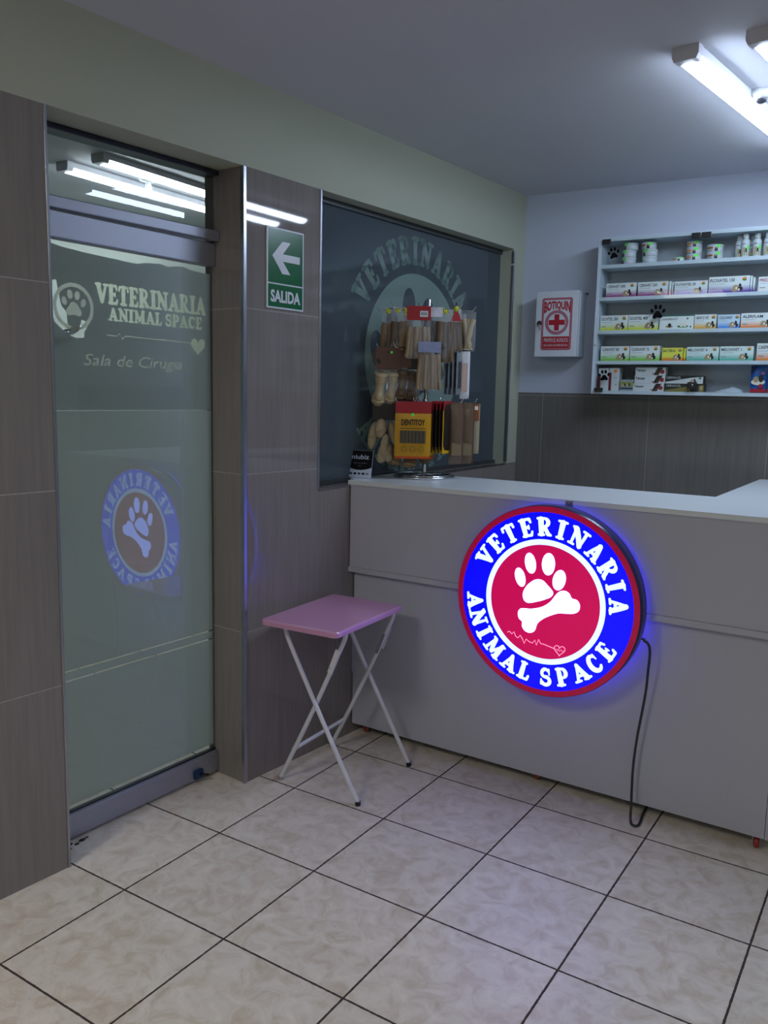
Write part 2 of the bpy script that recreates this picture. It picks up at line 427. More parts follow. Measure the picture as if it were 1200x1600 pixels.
# ------------------------------------------------------------------ shared materials
m_ceil = mat('ceiling_paint', srgb(196, 198, 206), 0.75, noise=0.03, nscale=2.5)
m_beam = mat('olive_paint', srgb(172, 177, 158), 0.6, noise=0.03, nscale=3)
m_white_wall = mat('white_paint', srgb(188, 196, 212), 0.6, noise=0.03, nscale=3)
m_walltile = tile_mat('wall_tile', srgb(130, 124, 120), srgb(158, 155, 150), 50.0, 0.589, -20.3, 0.0, 0.0030, 'XZ', 0.035, 'streak')
m_backtile = tile_mat('back_tile', srgb(112, 110, 107), srgb(140, 138, 134), 0.561, 0.589, 0.143, 0.311, 0.0034, 'XZ', 0.16, 'streak')
m_floor = tile_mat('floor_tile', srgb(220, 212, 199), srgb(66, 56, 50), 0.4, 0.4, 0.0, 0.0, 0.0062, 'XY', 0.33, 'marble', 0.5, 0.07)
m_alu = mat('aluminium', srgb(170, 173, 182), 0.28, 1.0, noise=0.04)
m_alu2 = mat('anodised_frame', srgb(168, 171, 184), 0.5, 0.8, noise=0.05)
m_chrome = mat('chrome', (0.62, 0.63, 0.66), 0.14, 1.0, noise=0.02)
m_white_lam = mat('white_laminate', srgb(178, 180, 192), 0.32, noise=0.02, nscale=4)
m_top_lam = mat('white_top_laminate', srgb(214, 220, 224), 0.22, noise=0.02, nscale=4)
m_white_pl = mat('white_plastic', srgb(205, 208, 212), 0.4)
m_black = mat('black_plastic', (0.008, 0.008, 0.009), 0.35)
m_black_vinyl = mat('black_vinyl', (0.003, 0.003, 0.004), 0.9, spec=.1)
m_glass = glass('clear_glass', boost=1.0)
m_glass_cab = glass('cabinet_glass', boost=0.12)
m_plain = mat('plain_plaster', srgb(188, 196, 188), 0.8, noise=0.03, nscale=2)

# ------------------------------------------------------------------ setting: floor, ceiling, walls
fl = MB(); fl.box(-3.4, 4.2, -3.6, 4.4, -0.05, 0.0, m_floor); struct(fl.build('floor'))
ce = MB(); ce.box(-3.4, 4.2, -3.6, 4.4, 2.533, 2.60, m_ceil); struct(ce.build('ceiling'))

ZS = 2.244                     # underside of the beam
D0, D1 = 0.387, 1.124          # door opening along the wall
W0, W1 = 1.526, 3.040          # window opening
TW = 0.20                      # wall thickness
SE_ = 3.163
wl = MB()
wl.box(-3.4, D0, 0, TW, 0, ZS, m_walltile)
wl.box(D1, W0, 0, TW, 0, ZS, m_walltile)
# dwarf wall under the window, its top falling a little towards the door
vs = [(W0, 0, 0), (SE_, 0, 0), (SE_, TW, 0), (W0, TW, 0), (W0, 0, 1.094), (SE_, 0, 1.122), (SE_, TW, 1.122), (W0, TW, 1.094)]
wl.add(vs, [(0, 3, 2, 1), (4, 5, 6, 7), (0, 1, 5, 4), (1, 2, 6, 5), (2, 3, 7, 6), (3, 0, 4, 7)], m_walltile)
wl.box(W1, SE_, 0, TW, 1.118, ZS, m_beam)
wl.box(-3.4, SE_, 0, TW, ZS, 2.533, m_beam)
struct(wl.build('wall_left', fr=WL))
bw = MB()
bw.box(-0.02, 4.2, 0, 0.12, 0, 1.503, m_backtile)
bw.box(-0.02, 4.2, 0.004, 0.12, 1.503, 2.533, m_white_wall)
struct(bw.build('wall_back', fr=BK))
rw = MB(); rw.box(4.0, 4.1, -3.6, 4.4, 0, 2.533, m_plain); struct(rw.build('wall_right'))
fw = MB(); fw.box(-3.4, 4.2, -3.6, -3.5, 0, 2.533, m_plain); struct(fw.build('wall_front'))
# the surgery behind the glass
sw = MB(); sw.box(-3.4, 3.4, 2.2, 2.3, 0, 2.533, m_plain); struct(sw.build('wall_surgery_far', fr=WL))
sn = MB(); sn.box(-2.2, -2.1, TW, 2.2, 0, 2.533, m_plain); struct(sn.build('wall_surgery_near', fr=WL))
sk = MB(); sk.box(3.17, 3.27, TW, 2.2, 0, 2.533, m_plain); struct(sk.build('wall_surgery_back', fr=WL))

# metal edge trims
def trim(name, x0, x1, y0, y1, z0, z1):
    t = MB(); t.bbox(x0, x1, y0, y1, z0, z1, m_alu, 0.0015); struct(t.build(name, fr=WL))
trim('trim_1', D1 - 0.004, D1 + 0.011, -0.004, 0.012, 0, ZS)
trim('trim_2', D0 - 0.006, D0 + 0.003, -0.003, 0.010, 0, ZS)
trim('trim_3', W0 - 0.007, W0 + 0.003, -0.004, 0.010, 1.094, ZS)
trim('trim_4', W1 - 0.003, W1 + 0.010, -0.004, 0.010, 1.13, 2.16)
trim('trim_5', W1 - 0.003, W1 + 0.010, -0.004, 0.010, 2.172, 2.232)

# ------------------------------------------------------------------ door: glass leaf with frosted film, transom above
YG = 0.156
MD = Matrix.Translation((.755, .156, 0)) @ Matrix.Rotation(math.radians(1.9), 4, 'Z') @ Matrix.Translation((-.755, -.156, 0))
door = bpy.data.objects.new('door_1', None); COL.objects.link(door); door.matrix_world = WL; door['kind'] = 'structure'
m_clearback = glass('clear_glass_back', (1, 1, 1), 1.5, 0.0)
m_filmU = film('frosted_film_upper', srgb(206, 218, 222), 0.26, 0.0)
m_filmL = film('frosted_film_lower', srgb(226, 238, 238), 0.26, 0.0)
m_letterD = glass('film_cut_letter', (0.80, 0.80, 0.70), 1.5, 0.0)
m_letterD2 = film('film_letter_faint', srgb(226, 230, 206), 0.5, 0.0, clear=.35)
b = MB()
b.bbox(D0 + .002, D1 - .002, YG - .022, YG + .022, 0.012, 0.092, m_alu2, 0.003)
b.box(D0 + .002, D1 - .002, YG - .006, YG + .010, 0.092, 0.097, m_black)
b.build('bottom_rail', door)
b = MB()
b.bbox(D0 + .002, D1 - .002, YG - .022, YG + .022, 1.918, 1.996, m_alu2, 0.003)
b.build('top_rail', door)
b = MB()
b.bbox(D0 + .002, D1 - .002, YG - .034, YG + .034, 2.003, 2.038, m_alu2, 0.003)
b.bbox(D0 + .002, D1 - .002, YG - .034, YG + .034, 2.226, ZS - .002, mat('dark_frame', srgb(60, 62, 76), 0.4, 0.6), 0.003)
b.build('transom_frame', door)
b = MB(); b.box(D0 + .002, D1 - .002, YG - .003, YG + .003, 2.038, 2.226, m_clearback); b.m[2] = b.mi(glass('transom_glass', (0.86, 0.9, 0.88), 1.5, .8)); b.build('transom_pane', door)
b = MB(); b.box(D0 + .002, D1 - .002, YG - .003, YG + .003, 0.097, 1.918, m_clearback); b.m[2] = b.mi(glass('door_glass', (0.95, 0.97, 0.96), 1.5, 1.6)); g = b.build('glass_pane', door)
# film: lower and upper sheets, the upper one torn at the handle
YF = YG + .0045
m_dark_gap = film('clear_gap', srgb(40, 44, 48), 0.6, 0.5)
b = MB()
b.poly([(D0 + .002, YF, 0.113), (D1 - .002, YF, 0.113), (D1 - .002, YF, 0.534), (D0 + .002, YF, 0.534)], m_filmL)
b.poly([(D0 + .002, YF, 0.5385), (D1 - .002, YF, 0.5385), (D1 - .002, YF, 0.566), (D0 + .002, YF, 0.566)], m_filmL)
b.poly([(D0 + .002, YF, 0.5705), (D1 - .002, YF, 0.5705), (D1 - .002, YF, 1.404), (D0 + .002, YF, 1.404)], m_filmL)
b.build('frosted_sheet', door)
# upper sheet outline with the torn hole (hook shaped) along the handle
hole = [(.478, 1.795), (.497, 1.800), (.505, 1.76), (.512, 1.725), (.530, 1.705), (.533, 1.668), (.553, 1.650), (.575, 1.662), (.583, 1.688), (.603, 1.680), (.600, 1.660), (.592, 1.652), (.590, 1.632), (.56, 1.630), (.525, 1.642), (.490, 1.672), (.478, 1.70)]
topz = [(.387, 1.905), (.48, 1.905), (.52, 1.899), (.6, 1.893), (.70, 1.889), (.80, 1.885), (.83, 1.893), (.9, 1.898), (.93, 1.892), (.96, 1.899), (1.0, 1.902), (1.04, 1.894), (1.122, 1.892)]
outl = [(1.122, 1.406), (D0 + .002, 1.406), (D0 + .002, 1.70)] + [(D0 + .002, 1.70)][:0] + hole[::-1] + [(D0 + .002, 1.795)] + topz
def mesh2d(name, pts, y, m, parent=None, holes=()):
    """plane polygon with possible holes, filled by the curve tessellator, as a mesh part"""
    c = bpy.data.curves.new('tmp', 'CURVE'); c.dimensions = '2D'; c.fill_mode = 'BOTH'
    for P in (pts,) + tuple(holes):
        s = c.splines.new('POLY'); s.points.add(len(P) - 1); s.use_cyclic_u = True
        for i, q in enumerate(P): s.points[i].co = (q[0], q[1], 0, 1)
    o = bpy.data.objects.new('tmp', c); COL.objects.link(o); bpy.context.view_layer.update()
    me = bpy.data.meshes.new_from_object(o.evaluated_get(bpy.context.evaluated_depsgraph_get()))
    vs = [(v.co.x, y, v.co.y) for v in me.vertices]; fs = [tuple(p.vertices) for p in me.polygons]
    bpy.data.objects.remove(o); bpy.data.curves.remove(c); bpy.data.meshes.remove(me)
    return vs, fs
from mathutils.geometry import delaunay_2d_cdt
def cut(outline, groups):
    """planar arrangement of the film outline and the stencilled shapes: (film faces, [faces of each group])"""
    V = [Vector(p) for p in outline]; F = [list(range(len(outline)))]; own = [-1]
    for gi, g in enumerate(groups):
        for P in g:
            ar = sum(P[i][0] * P[(i + 1) % len(P)][1] - P[(i + 1) % len(P)][0] * P[i][1] for i in range(len(P)))
            if abs(ar) < 1e-9: continue
            if ar < 0: P = P[::-1]
            o = len(V); V += [Vector(p) for p in P]; F.append(list(range(o, len(V)))); own.append(gi)
    vo, eo, fo, _, _, ids = delaunay_2d_cdt(V, [], F, 1, 1e-6)
    base = []; res = [[] for g in groups]
    for f, idl in zip(fo, ids):
        k = [own[q] for q in idl]; top = [q for q in k if q >= 0]
        if top: res[top[0]].append(tuple(f))
        elif -1 in k: base.append(tuple(f))
    return [(v.x, v.y) for v in vo], base, res
def flat(mb): return [[(mb.v[i][0], mb.v[i][2]) for i in f] for f in mb.f]
YL = YF
g1 = MB(); slab_text(g1, 'VETERINARIA', .636, 1.745, .062, .465, 0, m_letterD)
g2 = MB(); slab_text(g2, 'ANIMAL SPACE', .682, 1.693, .042, .400, 0, m_letterD)
g3 = MB(); g3.text('Sala de Cirugia', .586, 1.548, .036, 0, m_letterD, width=.40, bold=0.004, shear=.3)
g4 = MB(); g4.ring(.556, 1.724, .060, .072, 0, m_letterD, 40); paw(g4, .556, 1.730, .045, 0, m_letterD)
g5 = MB(); g5.poly([(x, 0, z) for x, z in heart(1.062, 1.634, .036)], m_letterD)
P = [(.674, 1.647), (.714, 1.645), (.724, 1.655), (.734, 1.638), (.749, 1.648), (.814, 1.646), (.914, 1.645), (1.034, 1.642)]
for a, c in zip(P, P[1:]): g5.poly([(a[0], 0, a[1] - .0012), (c[0], 0, c[1] - .0012), (c[0], 0, c[1] + .0012), (a[0], 0, a[1] + .0012)], m_letterD)
if sum(outl[i][0] * outl[(i + 1) % len(outl)][1] - outl[(i + 1) % len(outl)][0] * outl[i][1] for i in range(len(outl))) < 0: outl = outl[::-1]
V2, base, res = cut(outl, [flat(g) for g in (g1, g2, g3, g4, g5)])
def part2d(name, faces, m):
    used = sorted({i for f in faces for i in f}); mp = {k: n for n, k in enumerate(used)}
    mb = MB(); mb.add([(V2[i][0], YF, V2[i][1]) for i in used], [tuple(mp[i] for i in f) for f in faces], m); return mb.build(name, door)
part2d('frosted_sheet', base, m_filmU)
for nm_, fcs, mm in (('lettering', res[0], m_letterD), ('lettering', res[1], m_letterD), ('lettering', res[2], m_letterD2), ('paw_emblem', res[3], m_letterD2), ('heartbeat_emblem', res[4], m_letterD)):
    part2d(nm_, fcs, mm)
# handle seen through the tear
b = MB()
b.tube(catmull([(.455, YG + .03, 1.80), (.462, YG + .05, 1.74), (.485, YG + .055, 1.69), (.53, YG + .05, 1.648), (.575, YG + .05, 1.652), (.592, YG + .03, 1.672)], 4, False), .011, m_chrome, 10)
b.build('handle', door)
b = MB()
b.bbox(.995, 1.035, YG - .036, YG - .020, .018, .052, mat('lock_blue', srgb(40, 70, 110), 0.3, 0.5), .004)
b.tube([(1.015, YG - .04, .036), (1.045, YG - .05, .028)], .005, m_black, 8)
b.build('floor_lock', door)
# small rubble and silicone at the sill
b = MB()
for (s0, d0, r0) in ((.455, .115, .011), (.475, .10, .007), (.44, .09, .008), (.50, .108, .010), (.52, .112, .005)):
    b.sphere((s0, d0, .002), r0, m_black, 10, 6, (1.3, .8, .35))
b.build('broken_sealant', fr=WL)
tag(COL.objects[-1] if False else bpy.data.objects['broken_sealant'], 'small black crumbs of broken sealant on the floor at the door foot', 'debris')

for ch in door.children:
    if not ch.name.startswith('transom'): ch.matrix_local = MD

# ------------------------------------------------------------------ window with round logo
win = bpy.data.objects.new('window_1', None); COL.objects.link(win); win.matrix_world = WL; win['kind'] = 'structure'
m_wfilm = film('dark_window_film', srgb(88, 100, 108), 0.35, 0.5, rough=0.06)
m_wlit_tone = film('window_lit_room_tone', srgb(168, 196, 190), 0.55, 0.45, rough=0.06)  # pale colour stands for the lit room seen through the cut film
YW = 0.078
b = MB(); b.box(W0, W1, YW, YW + .006, 1.10, ZS, m_wfilm); b.build('glass_pane', win)
b = MB()
mf = mat('window_channel', srgb(78, 82, 84), 0.45, 0.6)
b.box(W0, W1, YW - .012, YW + .016, ZS - .022, ZS, mf)
b.add([(W0, YW - .014, 1.095), (W1, YW - .014, 1.12), (W1, YW + .016, 1.12), (W0, YW + .016, 1.095), (W0, YW - .014, 1.112), (W1, YW - .014, 1.136), (W1, YW + .016, 1.136), (W0, YW + .016, 1.112)],
      [(0, 3, 2, 1), (4, 5, 6, 7), (0, 1, 5, 4), (1, 2, 6, 5), (2, 3, 7, 6), (3, 0, 4, 7)], mf)
b.build('window_frame', win)
b = MB()
b.add([(W0, -.004, 1.090), (W1, -.004, 1.116), (W1, .006, 1.116), (W0, .006, 1.090), (W0, -.004, 1.097), (W1, -.004, 1.122), (W1, .006, 1.122), (W0, .006, 1.097)],
      [(0, 3, 2, 1), (4, 5, 6, 7), (0, 1, 5, 4), (1, 2, 6, 5), (2, 3, 7, 6), (3, 0, 4, 7)], m_alu)
b.build('window_sill_trim', win)
WX, WZ = 2.282, 1.650
b = MB()
yl = YW - .0008
for ch, dg in zip('VETERINARIA', (147, 135.5, 124, 113, 102, 92.5, 82, 69.5, 57, 48, 38.5)):
    ring_letter(b, ch, WX, WZ, .418, .122, dg, yl, m_wlit_tone, True, .80)
for ch, dg in zip('ANIMAL SPACE', (-138, -128.5, -121, -112.5, -101.5, -91.5, 0, -80, -71, -61.5, -52, -43)):
    if ch != ' ': ring_letter(b, ch, WX, WZ, .418, .122, dg, yl, m_wlit_tone, False, .70)
b.build('lettering', win)
b = MB()
b.disc(WX, WZ, .378, .378, yl, m_wlit_tone, 64)
yl2 = yl - .0006
for (x, z, rx, rz, t) in ((-.290, .02, .048, .085, .25), (-.185, .13, .045, .08, .15), (-.06, .225, .050, .085, .0), (.085, .20, .048, .08, -.2)):
    b.disc(WX + x, WZ + z, rx, rz, yl2, m_wfilm, 24, t)
pad = catmull([(-.08, .09), (.0, .07), (.05, .0), (.04, -.06), (-.05, -.07), (-.17, -.10), (-.20, -.03), (-.15, .05)], 4)
b.poly([(WX + x, yl2, WZ + z) for x, z in pad], m_wfilm)
bone = catmull([(-.22, -.13), (-.16, -.10), (-.05, -.11), (.10, -.02), (.16, .02), (.22, -.02), (.24, -.09), (.16, -.12), (.05, -.17), (-.06, -.23), (-.13, -.26), (-.20, -.21)], 4)
b.poly([(WX + x, yl2, WZ + z) for x, z in bone], m_wfilm)
b.build('paw_emblem', win)

# ------------------------------------------------------------------ exit sign
t = thing('exit_sign', 'green SALIDA exit sign with white left arrow on the tiled pillar', 'sign', at(WL, 1.327, 0.003, 1.921), ang(WL))
mg = mat('sign_green', srgb(0, 98, 52), 0.22, noise=0.02); mw_s = mat('sign_white', srgb(214, 218, 226), 0.3, noise=0.02)
b = MB(); W_, H_ = .0965, .1430
b.bbox(-W_, W_, -.003, .002, -H_, H_, mw_s, .0008)
yy = -.0034
b.poly([(-W_ + .006, yy, -.052), (W_ - .006, yy, -.052), (W_ - .006, yy, H_ - .006), (-W_ + .006, yy, H_ - .006)], mg)
b.poly([(-W_ + .006, yy, -H_ + .006), (W_ - .006, yy, -H_ + .006), (W_ - .006, yy, -.057), (-W_ + .006, yy, -.057)], mg)
b.build('sign_plate', t)
b = MB()
ar = [(-.070, .040), (-.018, .094), (.024, .094), (-.016, .050), (.074, .050), (.074, .024), (-.016, .024), (.024, -.020), (-.018, -.020)]
ar = [(x, z + .003) for x, z in ar]
b.prism(ar, 'y', yy - .001, yy - .0001, mw_s); b.build('arrow', t)
b = MB(); b.text('SALIDA', 0, -.118, .040, yy - .0006, mw_s, width=.156, bold=.035, align='c'); b.build('lettering', t)

# ------------------------------------------------------------------ first aid box
t = thing('first_aid_cabinet', 'white BOTIQUIN first aid box with red cross on the back wall', 'first aid box', at(BK, .236, 0.0, 1.689), ang(BK))
m_fa = mat('first_aid_white', srgb(200, 208, 216), 0.35); m_red = mat('print_red', srgb(165, 20, 38), 0.4, noise=0.03)
b = MB(); b.bbox(-.114, .114, -.085, .003, 0, .330, m_fa, .003); b.build('body', t)
b = MB(); b.bbox(-.116, .109, -.107, -.086, -.001, .331, m_fa, .003); d = b.build('door', t)
yd = -.1076
b = MB()
def rrect(x0, x1, z0, z1, r, n=5):
    P = []
    for cx, cz, a in ((x1 - r, z1 - r, 0), (x0 + r, z1 - r, 90), (x0 + r, z0 + r, 180), (x1 - r, z0 + r, 270)):
        for k in range(n + 1):
            q = math.radians(a + 90 * k / n); P.append((cx + r * math.cos(q), cz + r * math.sin(q)))
    return P
m_pink = mat('print_pale_red', srgb(170, 110, 125), 0.4)
for (i, mm, dy) in ((0, m_red, 0), (.003, m_pink, .0002), (.009, m_red, .0004), (.011, m_fa, .0006)):
    b.poly([(x, yd - dy, z) for x, z in rrect(-.082 + i, .080 - i, .033 + i, .297 - i, .012 - i * .5)], mm)
def arch(X, Z): return (X, .280 - (.280 - Z) * (.86 + .5 * (X / .068) ** 2))
b.text('BOTIQUIN', 0, .238, .040, yd - .001, m_red, width=.140, bold=.045, align='c', warp=arch)
b.ring(0, .173, .049, .060, yd - .001, m_pink, 40); b.ring(0, .173, .047, .049, yd - .0011, m_red, 40); b.ring(0, .173, .060, .062, yd - .0011, m_red, 40)
b.poly([(x, yd - .0012, z) for x, z in ((-.013, .132), (.013, .132), (.013, .160), (.043, .160), (.043, .186), (.013, .186), (.013, .214), (-.013, .214), (-.013, .186), (-.043, .186), (-.043, .160), (-.013, .160))], m_red)
b.poly([(-.071, yd - .001, .044), (.069, yd - .001, .044), (.069, yd - .001, .102), (-.071, yd - .001, .102)], m_red)
b.text('PRIMEROS AUXILIOS', 0, .074, .020, yd - .0014, m_fa, width=.128, align='c')
b.text('EN CASOS DE EMERGENCIA', 0, .052, .011, yd - .0014, m_fa, width=.128, align='c')
b.build('sticker', d)
b = MB(); b.lathe([(.009, 0), (.012, .006), (.011, .014), (.004, .018)], m_black, 14, Matrix.Translation((-.090, yd, .172)) @ Matrix.Rotation(PI / 2, 4, 'X'))
b.tube([(-.088, yd - .015, .168), (-.085, yd - .010, .135)], .003, m_chrome, 6); b.build('lock_knob', d)
b = MB(); b.lathe([(.005, 0), (.004, .005)], m_black, 10, Matrix.Translation((.122, -.004, .323)) @ Matrix.Rotation(PI / 2, 4, 'X'))
b.build('wall_screw', t)

# ------------------------------------------------------------------ medicine wall cabinet
UC0, UC1, DC = 0.447, 1.92, 0.150
t = thing('medicine_cabinet', 'white wall cabinet with sliding glass doors full of medicine boxes', 'cabinet', at(BK, UC0, 0.0, 1.502), ang(BK))
SHZ = [1.518, 1.665, 1.813, 1.974, 2.130]
Lc = UC1 - UC0; H0 = 1.502
m_cab = mat('cabinet_white', srgb(192, 204, 216), 0.35); m_cabin = mat('cabinet_inside', srgb(176, 182, 190), 0.5)
b = MB()
b.box(0, .017, -DC, -.002, 0, .756, m_cab); b.box(Lc - .017, Lc, -DC, -.002, 0, .756, m_cab)
b.box(.017, Lc - .017, -DC, -.002, .739, .756, m_cab); b.box(.017, Lc - .017, -DC, -.002, 0, .016, m_cab)
b.box(.017, Lc - .017, -.008, -.002, .016, .739, m_cabin)
b.lathe([(.003, 0), (.002, .003)], m_black, 8, Matrix.Translation((.008, -DC, .239)) @ Matrix.Rotation(PI / 2, 4, 'X'))
b.build('carcass', t)
for z in SHZ[1:]:
    b = MB(); b.box(.0175, Lc - .0175, -DC + .002, -.0085, z - H0 - .017, z - H0, m_cab); b.build('shelf', t)
for k, (x0, x1) in enumerate(((.018, .478), (.482, .93), (.934, Lc - .018))):
    b = MB(); b.box(x0, x1, -DC + .000 - .005, -DC - .001, .006, .750, m_glass_cab); g = b.build('glass_door', t)
    for (h0, h1, z0, z1_) in [(x0 + .001, x0 + .042, .724, .748)] + ([(x0 + .001, x0 + .042, .010, .030), (x1 - .040, x1 - .001, .724, .748)] if k == 0 else []):
        b = MB(); b.bbox(h0, h1, -DC - .010, -DC + .004, z0, z1_, m_black, .001); b.build('hinge', g)
    if k == 0:
        b = MB(); b.bbox(x1 - .012, x1 + .030, -DC - .016, -DC + .006, .030, .062, m_black, .003)
        b.sphere((x1 + .012, -DC - .017, .048), .006, m_chrome, 10, 6); b.build('door_lock', g)
        for (u, z, r, rt) in ((.524, 2.180, .030, .2), (.752, 1.893, .037, .0), (.511, 1.590, .030, .1)):
            b = MB(); paw(b, u - UC0, z - H0, r, -DC - .0056, m_black_vinyl, rt); b.build('paw_decal', g)

# ---- goods on the shelves
DFR = 0.125                    # distance of the goods' front faces from the wall
def up(u, dep=.05): return at(BK, u, DFR - dep / 2, 0)
m_ink = mat('print_ink', srgb(34, 36, 50), 0.5); m_grey_ink = mat('print_grey', srgb(120, 122, 135), 0.5)
m_or = mat('print_orange', srgb(240, 140, 50), 0.5); m_gn = mat('print_green', srgb(60, 120, 70), 0.5)
m_dog = mat('print_dog', srgb(170, 145, 110), 0.5); m_cat = mat('print_cat', srgb(24, 22, 22), 0.5); m_pl = mat('print_pale', srgb(225, 215, 200), 0.5)
def pets(b, x, z, s, y):
    b.disc(x, z + s * .55, s * .42, s * .34, y, m_dog, 14); b.disc(x - s * .1, z + s * .22, s * .5, s * .3, y, m_dog, 14)
    b.disc(x + s * .1, z + s * .42, s * .16, s * .2, y - .0001, m_pl, 10)
    b.disc(x + s * .62, z + s * .32, s * .36, s * .34, y - .0001, m_cat, 14); b.disc(x + s * .58, z + s * .82, s * .2, s * .22, y - .0001, m_cat, 12)
    b.poly([(x + s * .42, y - .0001, z + s * .9), (x + s * .52, y - .0001, z + s * 1.12), (x + s * .6, y - .0001, z + s * .92)], m_cat)
    b.disc(x + s * .45, z + s * .2, s * .12, s * .2, y - .0002, m_pl, 10)
def badge(b, x, z, r, y, top=None):
    b.disc(x, z, r, r, y, top or m_or, 14, a0=0, a1=PI); b.disc(x, z, r, r * .8, y, m_gn, 14, a0=PI, a1=2 * PI)
def carton(u0, u1, z, h, dep, title, bottom, label, top=(0.74, 0.78, 0.80), gname=None, sub=True, bdg=True, rowgroup=None, off=0.0, mid=.5, ink=None, rot=0.0):
    wd = u1 - u0; b = MB(); m = grad('carton_' + gname, bottom, top, mid)
    b.bbox(-wd / 2, wd / 2, -dep / 2, dep / 2, 0, h, m, .0008)
    y = -dep / 2 - .0003; ik = ink or m_ink
    if wd < .02:
        return tag(b.build('medicine_box', loc=at(BK, (u0 + u1) / 2, DFR - dep / 2 - off, z), rotz=ang(BK) + rot), label, 'medicine box', rowgroup)
    b.text(title, -wd / 2 + .006, h * .68, h * .19, y, ik, width=min(wd * .60, h * .19 * len(title) * .95), bold=.02)
    if sub: b.text('Antibiotico' if False else 'comprimidos', -wd / 2 + .006, h * .53, h * .07, y, m_grey_ink, width=wd * .38)
    if wd > .12: b.poly([(-wd / 2 + .006, y, h * .24), (-wd / 2 + .030, y, h * .24), (-wd / 2 + .030, y, h * .29), (-wd / 2 + .006, y, h * .29)], m_grey_ink)
    pets(b, wd * .17, h * .10, h * .42, y)
    if bdg: badge(b, wd * .37, h * .80, h * .13, y - .0001)
    o = b.build('medicine_box', loc=at(BK, (u0 + u1) / 2, DFR - dep / 2 - off, z), rotz=ang(BK) + rot)
    return tag(o, label, 'medicine box', rowgroup)
mg_, pu, la = srgb(150, 30, 120), srgb(90, 35, 150), srgb(120, 105, 190)
ye, te, gr_, oj, bl, am = srgb(205, 210, 50), srgb(80, 170, 150), srgb(120, 190, 60), srgb(225, 125, 50), srgb(60, 130, 215), srgb(225, 165, 40)
G2, G3, G4 = 'medicine boxes on the second shelf', 'medicine boxes on the middle shelf', 'medicine boxes on the fourth shelf'
z2, z3, z4, z5, z1 = SHZ[3], SHZ[2], SHZ[1], SHZ[0], SHZ[4]
carton(.489, .634, z2, .068, .07, 'CEFAVET 500', mg_, 'white and magenta CEFAVET box, leftmost on the second shelf', gname='mag', rowgroup=G2)
carton(.645, .785, z2, .067, .05, 'CEFAVET 250', mg_, 'white and magenta CEFAVET box in front of two others, second from left', gname='mag', rowgroup=G2)
carton(.790, .798, z2, .067, .05, 'C', mg_, 'thin magenta box edge, right beside the second CEFAVET box', gname='mag', rowgroup=G2, off=.01, sub=False, bdg=False)
carton(.800, .808, z2, .064, .05, 'C', mg_, 'thin magenta box edge just left of the smaller FLOXATEL box', gname='mag', rowgroup=G2, off=.02, sub=False, bdg=False)
carton(.817, .966, z2, .062, .06, 'FLOXATEL 50', la, 'white and lavender FLOXATEL box, the smaller one on the second shelf', gname='lav', rowgroup=G2)
carton(.971, 1.148, z2, .075, .05, 'FLOXATEL 150', pu, 'large white and violet FLOXATEL box on the second shelf', gname='pur', rowgroup=G2)
carton(1.1495, 1.158, z2, .074, .05, 'F', pu, 'violet box edge directly behind the large FLOXATEL box', gname='pur', rowgroup=G2, off=.012, sub=False, bdg=False)
carton(1.160, 1.168, z2, .068, .05, 'F', pu, 'second violet box edge right of the large FLOXATEL box', gname='pur', rowgroup=G2, off=.022, sub=False, bdg=False)
carton(1.185, 1.315, z2, .066, .05, 'PREDNIVET', srgb(225, 215, 215), 'white box with dark red top edge at right end of second shelf', gname='red', rowgroup=G2, ink=m_red, sub=True)
carton(.468, .604, z3, .074, .06, 'DOXITEL 200', ye, 'yellow DOXITEL box, leftmost on the middle shelf', gname='yel', rowgroup=G3)
carton(.607, .751, z3, .074, .06, 'DOXITEL 400', ye, 'yellow DOXITEL box partly hidden behind the middle paw decal', gname='yel', rowgroup=G3)
b = MB(); m_lp = grad('carton_green_cap', (0.72, 0.77, 0.76), (0.74, 0.78, 0.78), .9)
b.bbox(-.079, .079, -.03, .03, 0, .062, m_lp, .0008); b.box(-.079, .079, -.0302, .0302, .062, .066, mat('teal_print', srgb(20, 110, 95), .5))
b.text('LAXAPRAVET', -.068, .044, .010, -.0306, m_ink, width=.075)
for (x, c1) in ((-.033, m_dog), (.022, m_gn), (.038, m_gn)):
    b.disc(x, .014, .018, .006, -.0304, c1, 14); b.disc(x + .002, .020, .008, .010, -.0305, m_cat if x < 0 else m_pl, 12)
b.disc(.05, .05, .005, .005, -.0305, m_grey_ink, 10); b.disc(.066, .012, .004, .004, -.0305, m_cat, 10)
tag(b.build('medicine_box', loc=at(BK, .836, DFR - .03, z3), rotz=ang(BK)), 'white box with a green top edge beside the middle paw decal', 'medicine box', G3)
carton(.919, 1.015, z3, .066, .05, 'HEPATO VET', am, 'small amber and white box, left neighbour of the blue one', gname='amb', rowgroup=G3)
carton(1.023, 1.118, z3, .063, .05, 'COLONVET', bl, 'small blue and white box on the middle shelf', gname='blu', top=(0.55, 0.68, 0.82), rowgroup=G3)
carton(1.123, 1.268, z3, .067, .05, 'ALERFLAM', oj, 'orange and white ALERFLAM box at right end of middle shelf', gname='org', rowgroup=G3)
carton(.479, .620, z4, .072, .06, 'CLINDAVET 300', gr_, 'green CLINDAVET box, leftmost on the fourth shelf', gname='gre', rowgroup=G4)
carton(.625, .766, z4, .072, .06, 'CLINDAVET 75', gr_, 'green CLINDAVET box, the right one of the two', gname='gre', rowgroup=G4)
carton(.778, .874, z4, .062, .05, 'BACTEROL', srgb(215, 110, 20), 'small white, yellow and orange box beside the green boxes', gname='bac', top=(0.75, 0.72, 0.10), rowgroup=G4, mid=.35, sub=False)
